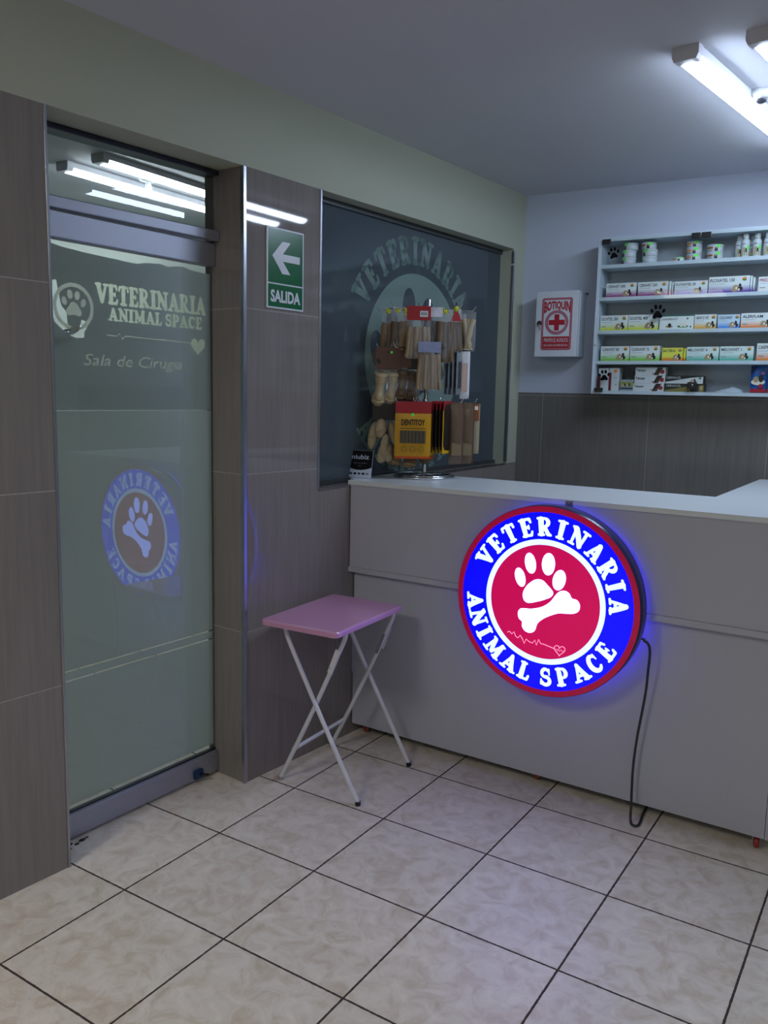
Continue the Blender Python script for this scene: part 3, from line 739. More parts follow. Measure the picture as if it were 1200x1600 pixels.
carton(.877, .888, z4, .060, .05, 'B', srgb(215, 110, 20), 'orange box edge between the small yellow box and the teal ones', gname='bac', rowgroup=G4, off=.015, sub=False, bdg=False, mid=.35)
carton(.893, 1.037, z4, .065, .05, 'MELOXIVET 4', te, 'teal and white MELOXIVET box with the number 4', gname='tea', rowgroup=G4, top=(0.66, 0.76, 0.76))
carton(1.042, 1.188, z4, .066, .05, 'MELOXIVET 1', te, 'teal and white MELOXIVET box with the number 1', gname='tea', rowgroup=G4, top=(0.66, 0.76, 0.76))
carton(1.201, 1.335, z4, .078, .05, 'CARPROVET', oj, 'tall orange and white box at right end of fourth shelf', gname='org', rowgroup=G4)

# bottom shelf
m_card_w = mat('carton_white', srgb(205, 208, 212), .45); m_maroon = mat('print_maroon', srgb(110, 18, 36), .5)
b = MB(); b.bbox(-.026, .026, -.03, .03, 0, .112, m_card_w, .001); b.box(-.0265, -.014, -.0308, -.02, 0, .07, m_maroon); b.box(.016, .0262, -.0306, .03, .0, .112, m_card_w)
b.text('VET', -.012, .095, .006, -.0309, m_grey_ink)
tag(b.build('medicine_box', loc=at(BK, .500, DFR - .03, z5), rotz=ang(BK)), 'upright white box behind the lowest paw decal', 'medicine box', 'upright boxes on the bottom shelf')
b = MB(); b.bbox(-.025, .025, -.03, .03, 0, .113, m_card_w, .001); b.box(-.0252, -.013, -.0306, -.02, 0, .09, m_maroon)
b.disc(.006, .098, .009, .009, -.0308, m_or, 14); b.text('VETDERM', -.006, .062, .005, -.0308, m_grey_ink, width=.024); b.ring(.010, .030, .003, .005, -.0308, m_grey_ink, 12)
tag(b.build('medicine_box', loc=at(BK, .553, DFR - .03, z5), rotz=ang(BK)), 'upright white box with maroon edge and orange dot', 'medicine box', 'upright boxes on the bottom shelf')
b = MB(); m_dk = mat('carton_dark', srgb(48, 50, 58), .4)
b.bbox(-.034, .034, -.025, .025, 0, .056, mat('carton_grey_green', srgb(150, 160, 168), .4), .001)
b.poly([(-.032, -.0254, .020), (.032, -.0254, .020), (.032, -.0254, .044), (-.032, -.0254, .044)], mat('print_lime', srgb(140, 150, 70), .5))
b.poly([(-.032, -.0254, .008), (.032, -.0254, .008), (.032, -.0254, .017), (-.032, -.0254, .017)], mat('print_navy', srgb(35, 55, 85), .5))
for x in (-.018, .004): pets(b, x, .022, .016, -.0257)
tag(b.build('medicine_box', loc=at(BK, .616, DFR - .025, z5), rotz=ang(BK)), 'small grey-green box between the upright boxes and the white stack', 'medicine box')
b = MB(); b.bbox(-.024, .024, -.02, .02, 0, .1, m_dk, .001); b.text('VET', -.015, .06, .008, -.0204, m_grey_ink)
tag(b.build('medicine_box', loc=at(BK, .616, DFR - .078, z5), rotz=ang(BK)), 'dark box standing behind the small grey-green box', 'medicine box')
m_brown = mat('print_brown', srgb(95, 60, 45), .5)
def slim(u0, u1, z, h, title, label, grp, dark=False):
    wd = u1 - u0; b = MB(); y = -.0304; hw = wd / 2
    b.bbox(-hw, hw, -.03, .03, 0, h, m_card_w if not dark else mat('carton_black', srgb(26, 27, 28), .4), .0008)
    if not dark:
        b.poly([(hw * .22, y, 0.001), (hw * .56, y, 0.001), (hw * .84, y, h - .001), (hw * .48, y, h - .001)], m_black)
        b.poly([(hw * .36, y - .0001, 0.001), (hw * .52, y - .0001, 0.001), (hw * .68, y - .0001, h * .5), (hw * .6, y - .0001, h * .5)], m_brown)
        b.text(title, -hw + .004, h * .5, h * .28, y, m_ink, width=wd * .33, bold=.03)
        b.disc(hw * .80, h * .45, h * .27, h * .27, y - .0002, m_red, 16); b.disc(hw * .80, h * .42, h * .17, h * .14, y - .0003, m_brown, 12)
        b.poly([(hw * .12, y, h * .16), (hw * .26, y, h * .16), (hw * .26, y, h * .26), (hw * .12, y, h * .26)], m_red)
    else:
        mm = m_card_w if dark == 1 else mat('print_olive', srgb(120, 112, 50), .5)
        b.poly([(-hw + .001, y, .001), (hw * .98, y, .001), (hw * .98, y, h * .88), (hw * .35, y, h * .74), (-hw + .001, y, h * .22)], mm)
        b.text(title, -hw + .006, h * .62, h * .26, y - .0002, m_card_w, width=wd * .38)
        if dark == 1: pets(b, hw * .42, h * .10, h * .5, y - .0002); badge(b, hw * .82, h * .68, h * .15, y - .0002, m_gn)
        else: b.poly([(hw * .3, y - .0002, .001), (hw * .72, y - .0002, .001), (hw * .72, y - .0002, h * .9), (hw * .3, y - .0002, h * .9)], m_dk); b.disc(hw * .85, h * .5, h * .2, h * .3, y - .0002, m_dog, 12)
    return tag(b.build('medicine_box', loc=at(BK, (u0 + u1) / 2, DFR - .03, z), rotz=ang(BK)), label, 'medicine box', grp)
GS = 'stacked slim boxes on the bottom shelf'
slim(.650, .797, z5, .0385, 'Telopar', 'slim white box with black and brown stripe, bottom of three', GS)
slim(.655, .801, z5 + .0388, .0385, 'Telopar', 'slim white box with black and brown stripe, middle of three', GS)
slim(.657, .801, z5 + .0776, .0385, 'Telopar', 'slim white box with black and brown stripe, top of three', GS)
slim(.8025, .984, z5, .038, 'CIPROXCEL', 'slim black and olive box, the lower of two beside the stack', GS, 2)
slim(.8030, .978, z5 + .0383, .0385, 'DERMACEL', 'slim black and white box with pets, lying on the olive one', GS, 1)
# plastic packet
m_bagw = mat('milky_plastic', srgb(200, 210, 222), .2, trans=.3, noise=.1, nscale=40, bump=.6)
b = MB(); nx, ny = 16, 8; vs = []; fs = []
for side in (1, 0):
    for i in range(nx + 1):
        for j in range(ny + 1):
            u = i / nx; v = j / ny; e = math.sin(PI * min(1, u * 1.05 + .02)) ** .6 * math.sin(PI * v) ** .7 if 0 < v < 1 else 0
            hgt = (.008 + .032 * u) * e + .004 * math.sin(u * 19) * math.sin(v * 9) * e
            vs.append((-.072 + .144 * u, -.035 + .07 * v, max(.001, hgt) if side else .0008))
q = (nx + 1) * (ny + 1)
for i in range(nx):
    for j in range(ny):
        a = i * (ny + 1) + j; fs.append((a, a + ny + 1, a + ny + 2, a + 1)); fs.append((q + a, q + a + 1, q + a + ny + 2, q + a + ny + 1))
b.add(vs, fs, m_bagw, True)
tag(b.build('plastic_packet', loc=at(BK, 1.092, DFR - .04, z5), rotz=ang(BK)), 'crumpled white plastic packet lying on the bottom shelf', 'packet')
# blue sachets
def sachet(u, label):
    b = MB(); mb1 = mat('sachet_blue', srgb(24, 88, 170), .25, nscale=8, noise=.15); mr = m_red
    n = 8; vs = []; fs = []
    for s_ in (-1, 1):
        for i in range(n + 1):
            for j in range(n + 1):
                x = -.034 + .068 * i / n; z = .126 * j / n; y = s_ * .009 * math.sin(PI * i / n) ** .5 * math.sin(PI * j / n) ** .5
                vs.append((x, y, z))
    q = (n + 1) ** 2
    for i in range(n):
        for j in range(n):
            a = i * (n + 1) + j; fs.append((a, a + n + 1, a + n + 2, a + 1)); fs.append((q + a, q + a + 1, q + a + n + 2, q + a + n + 1))
    b.add(vs, fs, mb1, True)
    b.poly([(-.033, -.0085, .003), (.033, -.0085, .003), (.033, -.0104, .020), (-.033, -.0104, .020)], mr)
    b.disc(.0, .050, .030, .014, -.0112, m_pl, 16); b.disc(-.010, .062, .012, .014, -.0115, m_dog, 14); b.disc(.012, .066, .011, .017, -.0117, m_cat, 14)
    b.disc(.012, .032, .010, .010, -.0118, mr, 14); b.disc(.020, .090, .007, .007, -.0118, m_pink, 12); b.disc(.020, .090, .004, .004, -.012, mr, 12)
    b.poly([(-.033, -.0095, .085), (-.005, -.0112, .124), (-.033, -.004, .124)], mat('sachet_navy', srgb(28, 34, 80), .3))
    tag(b.build('pet_sachet', loc=at(BK, u, DFR - .02, z5), rotz=ang(BK)), label, 'sachet', 'blue sachets on the bottom shelf')
sachet(1.216, 'blue sachet with dog picture, the left of two')
sachet(1.288, 'blue sachet at the right edge of the bottom shelf')

# tins on the top shelf
m_tin = mat('tin_white', srgb(196, 200, 208), .25); m_lime = mat('lime_sticker', srgb(110, 235, 90), .5); m_rust = mat('print_rust', srgb(165, 85, 45), .4)
def tin_mesh(r, h, turn, band):
    b = MB(); R = Matrix.Rotation(turn, 4, 'Z')
    b.lathe([(r * .96, 0), (r, .001), (r, h * .70), (r * .985, h * .71), (r * 1.02, h * .73), (r * 1.02, h - .001), (r * .97, h)], m_tin, 28)
    def patch(a0, a1, z0, z1, m, e):
        vs = []; n = 8
        for k in range(n + 1):
            a = a0 + (a1 - a0) * k / n
            for z in (z0, z1): vs.append(((r + e) * math.sin(a), -(r + e) * math.cos(a), z))
        b.add(vs, [(2 * k, 2 * k + 2, 2 * k + 3, 2 * k + 1) for k in range(n)], m, True, R)
    patch(-1.3, -.2, h * .42, h * .66, band, .0004); patch(.0, .38, h * .08, h * .6, m_cat, .0005); patch(.1, .3, h * .45, h * .68, m_dog, .0006)
    patch(.2, .75, h * .6, h * .95, m_lime, .0012); patch(-1.2, -.3, h * .16, h * .26, m_grey_ink, .0005)
    return b
GT = 'round tins on the top shelf'
def tin(u, k, r, h, turn, label, band=None):
    tag(tin_mesh(r, h, turn, band or m_rust).build('tin', loc=at(BK, u, DFR - r, z1 + k * (h + .0004)), rotz=ang(BK)), label, 'tin', GT)
nm = ['bottom', 'middle', 'top']
for k in range(3): tin(.583 + (.008 if k == 2 else 0), k, .034, .034, -.9, '%s tin of the leftmost stack beside the top paw decal' % nm[k])
for k in range(3): tin(.683 - (.006 if k == 2 else 0), k, .036, .033, -1.5 + .7 * k, '%s tin of the second stack from left, plain side turned forward' % nm[k])
for k in range(3): tin(.888, k, .035, .030, .0, '%s tin of the three-high stack under the black hinge' % nm[k], m_or)
for k in range(2): tin(.982, k, .036, .034, .1, '%s tin of the two-high stack left of the bottles' % ('lower', 'upper')[k])
tin(.822, 0, .026, .020, .0, 'small flat orange tin left of the stack under the hinge', m_or)
def bottle(u, off, h, label, turn=0):
    b = MB(); r = .0185
    b.lathe([(r * .9, 0), (r, .003), (r, h * .66), (r * .92, h * .72), (r * .6, h * .78), (r * .58, h * .80)], m_tin, 20)
    b.lathe([(r * .68, h * .80), (r * .70, h * .81), (r * .70, h * .985), (r * .62, h)], m_white_pl, 18)
    R = Matrix.Rotation(turn, 4, 'Z')
    def patch(a0, a1, z0, z1, m, e):
        vs = []; n = 10
        for k in range(n + 1):
            a = a0 + (a1 - a0) * k / n
            for z in (z0, z1): vs.append(((r + e) * math.sin(a), -(r + e) * math.cos(a), z))
        b.add(vs, [(2 * k, 2 * k + 2, 2 * k + 3, 2 * k + 1) for k in range(n)], m, True, R)
    patch(-2.6, 2.6, h * .08, h * .24, mat('print_gold', srgb(165, 145, 60), .4), .0003); patch(-.1, .5, h * .22, h * .38, m_cat, .0005); patch(-.4, .1, h * .24, h * .42, m_dog, .0006)
    patch(.45, 1.0, h * .32, h * .5, m_lime, .0008); patch(-.8, .2, h * .54, h * .58, m_grey_ink, .0004)
    tag(b.build('pill_bottle', loc=at(BK, u, DFR - r - off, z1), rotz=ang(BK)), label, 'bottle', 'white pill bottles on the top shelf')
bottle(1.086, .030, .108, 'white pill bottle behind and left of the front bottles')
bottle(1.116, .0, .108, 'white pill bottle in front, first from left')
bottle(1.143, .045, .108, 'white pill bottle standing behind the gap between front bottles')
bottle(1.165, .0, .106, 'white pill bottle in front, second from left')
bottle(1.210, .0, .106, 'white pill bottle in front, at the right edge of the photo')

# ------------------------------------------------------------------ reception counter
ctr = thing('reception_counter', 'long white laminate reception counter on small casters', 'counter', at(CT, .7, .0, 0), ang(CT))
ox = -.7
b = MB()
Lx0, Lx1 = -.137, 1.585; ZT = 1.118
# L-shaped top: (x, y) with y into the shop's back
slab = [(Lx0, -.003), (Lx1, -.003), (Lx1, 1.475), (1.222, 1.420), (1.222, .490), (-.152, .480), (-.190, .085), (-.136, .040)]
b.prism([(x + ox, y) for x, y in slab], 'z', ZT - .018, ZT, m_top_lam)
b.build('countertop', ctr)
b = MB(); b.box(-.128 + ox, Lx1 - .012 + ox, .004, .022, .752, ZT - .0185, m_white_lam)
b.bbox(-.133 + ox, Lx1 - .01 + ox, .000, .024, .729, .751, m_white_lam, .001); b.build('upper_panel', ctr)
b = MB(); b.box(-.125 + ox, 1.548 + ox, .036, .054, .047, .751, m_white_lam); b.box(1.550 + ox, 1.566 + ox, .034, .47, .047, .751, m_white_lam)
b.build('lower_panel', ctr)
b = MB()
b.box(-.120 + ox, -.104 + ox, .054, .46, .047, ZT - .0185, m_white_lam); b.box(-.104 + ox, 1.55 + ox, .44, .458, .047, ZT - .0185, m_white_lam)
b.box(-.104 + ox, 1.55 + ox, .0545, .44, .047, .065, m_white_lam); b.box(1.24 + ox, 1.256 + ox, .458, 1.40, .047, ZT - .0185, m_white_lam); b.box(1.55 + ox, 1.566 + ox, .47, 1.40, .047, ZT - .0185, m_white_lam)
b.build('carcass', ctr)
m_wheel = mat('red_wheel', srgb(150, 50, 40), .4)
for (x, y) in ((-.075, .085), (1.525, .060), (.72, .1), (-.07, .40), (1.50, .42), (1.30, 1.36), (1.50, 1.36)):
    b = MB(); b.lathe([(.020, .044), (.020, .0468)], m_alu, 16, Matrix.Translation((x + ox, y, 0)))
    b.box(x + ox - .012, x + ox - .010, y - .014, y + .014, .014, .045, m_alu); b.box(x + ox + .010, x + ox + .012, y - .014, y + .014, .014, .045, m_alu)
    cs = b.build('caster', ctr)
    b = MB(); b.lathe([(.014, -.009), (.019, -.006), (.019, .006), (.014, .009)], m_wheel, 18, Matrix.Translation((x + ox, y, .0193)) @ Matrix.Rotation(PI / 2, 4, 'Y')); b.build('wheel', cs)
# strip of clear plastic hanging at the left edge
b = MB(); P = [(-.119, .494), (-.134, .44), (-.1385, .36), (-.138, .31), (-.121, .262)]
m_tape = mat('clear_plastic_strip', srgb(200, 205, 225), .15, alpha=.8, trans=.3)
vs = [(x, 0.0, z) for x, z in P] + [(-.108, .0, z) for x, z in P]
vs = vs + [(x, .0015, z) for x, y, z in vs]; n = 5
fs = [(i, i + 1, i + 1 + n, i + n) for i in range(n - 1)] + [(i + 2 * n, i + 3 * n, i + 3 * n + 1, i + 2 * n + 1) for i in range(n - 1)]
b.add(vs, fs, m_tape)
tag(b.build('plastic_strip', loc=at(CT, 0, -.0335, 0), rotz=ang(CT)), 'limp clear plastic strip hanging at the left edge of the counter', 'plastic strip')

# ------------------------------------------------------------------ round illuminated sign
CX, CZ, DS, RS = .790, .757, .092, .345
sg = thing('illuminated_sign', 'round glowing blue and red VETERINARIA ANIMAL SPACE sign on the counter', 'sign', at(CT, CX, .0, CZ), ang(CT))
m_rim = mat('sign_rim', srgb(40, 44, 90), .25); m_leak = lit_print('sign_side_glow', (0.05, 0.03, 1.0), 2.2); 
b = MB(); RX = Matrix.Rotation(PI / 2, 4, 'X')
b.lathe([(RS - .004, .022), (RS, .024), (RS, DS - .002), (RS - .003, DS)], m_rim, 96, RX); b.build('housing', sg)
b = MB(); b.lathe([(RS - .012, .002), (RS - .012, .0215)], m_leak, 96, RX); b.build('back_glow_ring', sg)  # glowing ring added to throw a blue halo on the counter
S = SIGN_L
m_sr = lit_print('sign_red', (0.55, 0.004, 0.07), .30 * S); m_sb = lit_print('sign_blue', (0.0, 0.0, 1.0), 2.6 * S)
m_sw = lit_print('sign_glow_white', (0.34, 0.52, 1.0), 2.3 * S); m_sh = lit_print('sign_hot_white', (0.26, 0.34, 1.0), 5.5 * S)
m_sc = lit_print('sign_centre_red', (0.62, 0.0, 0.095), .72 * S)
yf = -DS - .0006
b = MB(); b.ring(0, 0, .322, RS - .002, yf, m_sr, 96); b.build('border_ring', sg)
b = MB(); b.ring(0, 0, .226, .3215, yf, m_sb, 96); b.build('blue_ring', sg)
b = MB(); b.ring(0, 0, .206, .2255, yf, m_sw, 96); b.build('white_ring', sg)
b = MB(); b.disc(0, 0, .2055, .2055, yf, m_sc, 96); b.build('centre_disc', sg)
b = MB(); yt = yf - .0008
for ch, dg in zip('VETERINARIA', (149.5, 135.5, 121, 106.5, 91.5, 78.5, 64.5, 48.5, 33, 20, 5.5)):
    ring_letter(b, ch, 0, 0, .238, .066, dg, yt, m_sw, True, 1.02)
for ch, dg in zip('ANIMALSPACE', (-172.5, -159, -146.5, -132, -116, -103, -85.5, -71.5, -57, -43.5, -30)):
    ring_letter(b, ch, 0, 0, .238, .066, dg, yt, m_sw, False, .98)
b.build('lettering', sg)
b = MB()
for (x, z, rx, rz, tt) in ((-.093, .078, .0195, .035, .30), (-.056, .134, .021, .0375, .20), (.012, .139, .0245, .040, -.03), (.0545, .0875, .0235, .0375, -.22)):
    b.disc(x, z, rx, rz, yt, m_sh, 28, tt)
pad = catmull([(-.025, .080), (-.006, .078), (.009, .067), (.034, .042), (.028, .024), (.006, .011), (-.020, .000), (-.055, -.011), (-.074, -.004), (-.080, .020), (-.068, .048), (-.045, .071)], 4)
b.poly([(x, yt, z) for x, z in pad], m_sh); b.build('paw', sg)
bone = catmull([(-.096, -.054), (-.088, -.038), (-.070, -.033), (-.045, -.031), (-.006, -.018), (.024, .004), (.041, .028), (.056, .046), (.076, .053), (.094, .046), (.104, .030), (.122, .027), (.134, .012), (.132, -.010), (.114, -.023), (.085, -.028), (.055, -.032), (.010, -.055), (-.018, -.080), (-.027, -.108), (-.045, -.120), (-.066, -.116), (-.078, -.100), (-.078, -.084), (-.091, -.074)], 3)
b = MB(); b.poly([(x, yt, z) for x, z in bone], m_sh); b.build('bone', sg)
m_pkl = lit_print('sign_pink_line', (1.0, 0.45, 0.75), 1.0 * S)
b = MB()
E_ = [(-.134, -.133), (-.127, -.129), (-.121, -.131), (-.117, -.137), (-.108, -.127), (-.100, -.143), (-.091, -.147), (-.083, -.135), (-.074, -.147), (-.066, -.163), (-.059, -.145), (-.048, -.153), (-.034, -.156), (-.026, -.143), (-.019, -.161), (-.011, -.138), (-.003, -.152), (.007, -.152), (.049, -.161)]
b.tube([(x, yt, z) for x, z in E_], .0011, m_pkl, 6)
H_ = heart(.069, -.163, .0215); b.tube([(x, yt, z) for x, z in H_ + H_[:1]], .0011, m_pkl, 6)
b.tube([(.052, yt, -.165), (.058, yt, -.160), (.061, yt, -.168), (.065, yt, -.158), (.069, yt, -.168), (.074, yt, -.160), (.078, yt, -.166), (.084, yt, -.162)], .0008, m_pkl, 6)
b.build('heartbeat', sg)
b = MB(); b.bbox(.028, .056, -.004, -.001, RS - .02, .358, m_alu, .0008); b.tube([(.042, -.0045, .350), (.042, -.0065, .350)], .003, m_chrome, 8); b.build('mounting_tab', sg)
b = MB(); b.lathe([(.006, 0), (.006, .012)], m_chrome, 12, Matrix.Translation((RS * .968 + .002, -.03, -.090)) @ Matrix.Rotation(PI / 2, 4, 'Y')); b.build('cable_gland', sg)
# power cable
b = MB()
cp = [(1.132, .034, .667), (1.150, .034, .655), (1.156, .030, .625), (1.152, .022, .56), (1.146, .012, .48), (1.136, .006, .40), (1.124, .004, .30), (1.117, .002, .20), (1.117, .002, .12), (1.121, .010, .06), (1.128, .030, .012), (1.142, .048, .005), (1.156, .040, .005), (1.156, .010, .005), (1.148, -.05, .005), (1.142, -.13, .005)]
b.tube(catmull([(x, -(d - .006) if False else -d, z) for x, d, z in cp], 5, False), .0045, mat('cable_rubber', srgb(42, 42, 48), .4), 10)
tag(b.build('power_cable', loc=at(CT, 0, 0, 0), rotz=ang(CT)), 'dark grey power cable hanging from the glowing sign to the floor', 'cable')

# ------------------------------------------------------------------ folding tray table
tb = thing('folding_table', 'small pink folding tray table with crossed white legs', 'table', (.055, 1.365, 0), math.radians(3.0))
m_pinkt = mat('pink_top', srgb(200, 148, 184), .2, noise=.05, nscale=5, coat=.3)
m_leg = mat('white_enamel', srgb(214, 216, 222), .3, noise=.04)
import bmesh
def rounded_slab(hx, hy, z0, z1, r, m, bev):
    P = rrect(-hx, hx, -hy, hy, r, 6); bm = bmesh.new()
    vb = [bm.verts.new((x, y, z0)) for x, y in P]; f = bm.faces.new(vb); f.normal_flip()
    ex = bmesh.ops.extrude_face_region(bm, geom=[f]); 
    for v in ex['geom']:
        if isinstance(v, bmesh.types.BMVert): v.co.z = z1
    bmesh.ops.recalc_face_normals(bm, faces=bm.faces)
    ed = [e for e in bm.edges if abs(e.verts[0].co.z - e.verts[1].co.z) < 1e-6 and max(e.verts[0].co.z, e.verts[1].co.z) > (z0 + z1) / 2]
    bmesh.ops.bevel(bm, geom=ed, offset=bev, segments=3, affect='EDGES', profile=.5)
    bm.verts.index_update(); mb = MB(); mb.add([tuple(v.co) for v in bm.verts], [tuple(v.index for v in f.verts) for f in bm.faces], m, False); bm.free(); return mb
rounded_slab(.167, .242, .637, .657, .022, m_pinkt, .007).build('tabletop', tb)
def leg(x0, x1, y, bendtop):
    b = MB(); s = 1 if x0 > 0 else -1
    b.tube(catmull([(x0 - .002 * s, y, .634), (x0, y, .622), (x0 - .006 * s, y, .600), (x0 - .03 * s, y, .545), ((x0 + x1) / 2, y, .30), (x1, y, .012)], 4, False), .0085, m_leg, 12)
    return b
LY = (-.150, .238)
for k, y in enumerate(LY):
    sgn = -1 if k == 0 else 1
    la_ = leg(-.122, .208, y + sgn * .0, True).build('leg', tb)
    b = MB(); b.lathe([(.0095, 0.0), (.0102, .004), (.0100, .016)], m_black, 12, Matrix.Translation((.209, y, .0))); b.build('foot_cap', la_)
    y2 = y - sgn * .019
    lb = leg(.135, -.150, y2, True).build('leg', tb)
    b = MB(); b.lathe([(.0095, 0.0), (.0098, .014)], mat('grey_cap', srgb(150, 150, 155), .4), 12, Matrix.Translation((-.151, y2, .0))); b.build('foot_cap', lb)
    b = MB(); dirv = Vector((.255, 0, .53)).normalized()
    def bar(p0, p1, wx, wy, m): 
        p0 = Vector(p0); p1 = Vector(p1); zz = (p1 - p0).normalized(); yv = Vector((0, 1, 0)); xv = yv.cross(zz).normalized()
        M = Matrix((xv, yv, zz)).transposed().to_4x4(); M.translation = p0
        b.box(-wx, wx, -wy, wy, 0, (p1 - p0).length, m, M)
    bar((.075, y2 + .011 * sgn, .470), (.110, y2 + .011 * sgn, .560), .010, .0025, m_leg)
    bar((.065, y2 - .010 * sgn, .452), (.098, y2 - .010 * sgn, .535), .006, .0025, m_alu)
    b.sphere((.080, y2 + .014 * sgn, .490), .004, m_chrome, 8, 6); b.build('latch_bracket', tb)
    b = MB(); b.tube([(.013, y - .014, .345), (.013, y + .014, .345)], .0045, m_chrome, 10)
    b.build('pivot_bolt', tb)
b = MB(); b.tube([(-.093, LY[0] + .019, .135), (-.093, LY[1] - .019, .135)], .0075, m_leg, 12); b.build('stretcher', tb)
b = MB(); b.tube([(-.124, LY[0], .629), (-.124, LY[1], .629)], .0075, m_leg, 12); b.build('support_rod', tb); b = MB(); b.tube([(.132, LY[0] + .019, .629), (.132, LY[1] - .019, .629)], .0075, m_leg, 12); b.build('support_rod', tb)

# ------------------------------------------------------------------ card holder
cdt = thing('payment_card_sign', 'black and white niubiz card stand at the left end of the counter', 'card stand', at(CT, -.160, -.105, 1.1182), ang(CT) + math.radians(14))
b = MB(); Mx = Matrix.Rotation(math.radians(-14), 4, 'X')
mcb = mat('card_black', (.003, .003, .004), .6, spec=.15); mcw = mat('card_white', srgb(185, 195, 215), .35)
b.bbox(-.056, .056, -.0015, .0015, .001, .120, mcw, .0006, Mx)
y = -.0019
P = [(-.055, .119), (.055, .119), (.055, .046)] + [(x / 10 * .055, .034 + .012 * (x / 10) ** 2) for x in range(8, -9, -2)] + [(-.055, .046)]
b.poly([(x, y, z) for x, z in P][::-1], mcb, Mx)
b.text('niubiz', 0, .082, .020, y - .0004, mcw, width=.078, bold=.01, align='c', M=Mx)
b.text('Paga con tarjeta', 0, .062, .006, y - .0004, m_grey_ink, width=.06, align='c', M=Mx); b.text('aqui', 0, .050, .005, y - .0004, m_grey_ink, align='c', M=Mx)
mnv = mat('card_navy', srgb(30, 45, 110), .4)
for k, x in enumerate((-.038, -.019, 0, .019, .037)):
    b.poly([(x - .006, y, .014), (x + .006, y, .014), (x + .006, y, .023), (x - .006, y, .023)], (mnv, mcb, mnv, mcb, m_grey_ink)[k], Mx)
b.build('card', cdt)
b = MB(); b.prism([(.006, .001), (.050, .001), (.024, .065)], 'x', -.015, .015, mcw); b.build('back_support', cdt)

# ------------------------------------------------------------------ revolving rack with pet chews
RC = Vector((.030, 2.055, 1.118)); AR = math.radians(30.0)      # the rack's right-hand direction as seen by a customer
rk = thing('display_rack', 'chrome countertop rack with round base and three tiers of hooks', 'display rack', RC, AR)
b = MB(); R = .130
b.tube([(R * math.cos(2 * PI * k / 48), R * math.sin(2 * PI * k / 48), .0055) for k in range(49)], .0052, m_chrome, 10, False)
b.tube([(R * .93 * math.cos(2 * PI * k / 48), R * .93 * math.sin(2 * PI * k / 48), .012) for k in range(49)], .004, m_chrome, 8, False)
for k in range(4):
    a = PI / 4 + k * PI / 2; b.tube([(0, 0, .012), (R * math.cos(a), R * math.sin(a), .008)], .004, m_chrome, 8)
b.lathe([(.118, .003), (.118, .006)], mat('base_plate', srgb(70, 74, 80), .3, .7), 40); b.build('base', rk)
b = MB(); b.lathe([(.010, .006), (.010, .762), (.008, .768), (0.0, .770)], m_chrome, 20); b.build('pole', rk)
b = MB()
TZ = (.715, .552, .326)
def hook_end(k): return None
HK = []
for ti, z in enumerate(TZ):
    b = MB(); b.lathe([(.014, z - .016), (.015, z - .012), (.015, z + .012), (.014, z + .016)], m_chrome, 16)
    if ti < 2: b.tube([(.075 * math.cos(2 * PI * k / 24), .075 * math.sin(2 * PI * k / 24), z) for k in range(25)], .0022, m_chrome, 6, False)
    b.build('hub', rk)
def arm(ti, phi, L):
    z = TZ[ti]; c, s = math.cos(math.radians(phi)), math.sin(math.radians(phi)); b = MB()
    b.tube([(c * .014, s * .014, z), (c * L * .5, s * L * .5, z + .004), (c * L, s * L, z + .002), (c * (L + .012), s * (L + .012), z + .022)], .0022, m_chrome, 6)
    b.build('hook', rk)
# phi measured in the rack frame: 0 = right, -90 = towards the customer
ARMS = {0: [(180, .215), (-140, .19), (-108, .13), (-75, .13), (-40, .17), (-5, .19), (40, .17), (140, .17)],
        1: [(178, .21), (-135, .19), (-95, .13), (-60, .14), (-20, .19), (60, .18), (140, .18)],
        2: [(175, .20), (-130, .19), (-100, .14), (-62, .15), (-30, .17), (0, .21), (70, .18), (130, .18)]}
for ti, L_ in ARMS.items():
    for a_, l_ in L_: arm(ti, a_, l_)

m_bag = mat('clear_bag', srgb(210, 214, 220), .08, alpha=.16, noise=.2, nscale=30, bump=1.0)
m_yel = mat('yellow_tie', srgb(205, 205, 50), .5)
TAN = mat('rawhide_tan', srgb(140, 118, 86), .55, noise=.18, nscale=35); TAN2 = mat('rawhide_dark', srgb(96, 78, 56), .5, noise=.22, nscale=30)
CRM = mat('rawhide_cream', srgb(170, 154, 122), .45, noise=.1, nscale=30); DK = mat('chew_dark', srgb(48, 34, 28), .5, noise=.2, nscale=30)
m_hred = mat('header_red', srgb(150, 22, 36), .4); m_hbr = mat('header_brown', srgb(88, 58, 48), .5); m_hbk = mat('header_black', srgb(22, 18, 18), .4)
def hang(name, label, cat, x, v, z, rot, group):
    """x right, v towards the customer, z height above counter; rot about vertical"""
    M = Matrix.Translation(RC) @ Matrix.Rotation(AR, 4, 'Z')
    return thing(name, label, cat, M @ Vector((x, -v, z)), AR + rot, group)
def pillow(w, h, t, nx=8, ny=10, seed=1, taper=0.0):
    rn = random.Random(seed); vs = []; fs = []
    for s in (-1, 1):
        for i in range(nx + 1):
            for j in range(ny + 1):
                u = i / nx; v = j / ny; e = (math.sin(PI * u) * math.sin(PI * v)) ** .45 if 0 < u < 1 and 0 < v < 1 else 0
                vs.append(((u - .5) * w * (1 - taper * v), s * (t / 2 * e + (.0015 * rn.random() if e else 0)), -h + v * h))
    q = (nx + 1) * (ny + 1)
    for i in range(nx):
        for j in range(ny):
            a = i * (ny + 1) + j; fs.append((a, a + ny + 1, a + ny + 2, a + 1)); fs.append((q + a, q + a + 1, q + a + ny + 2, q + a + ny + 1))
    return vs, fs
GB = 'bags of dog chews hanging on the rack'
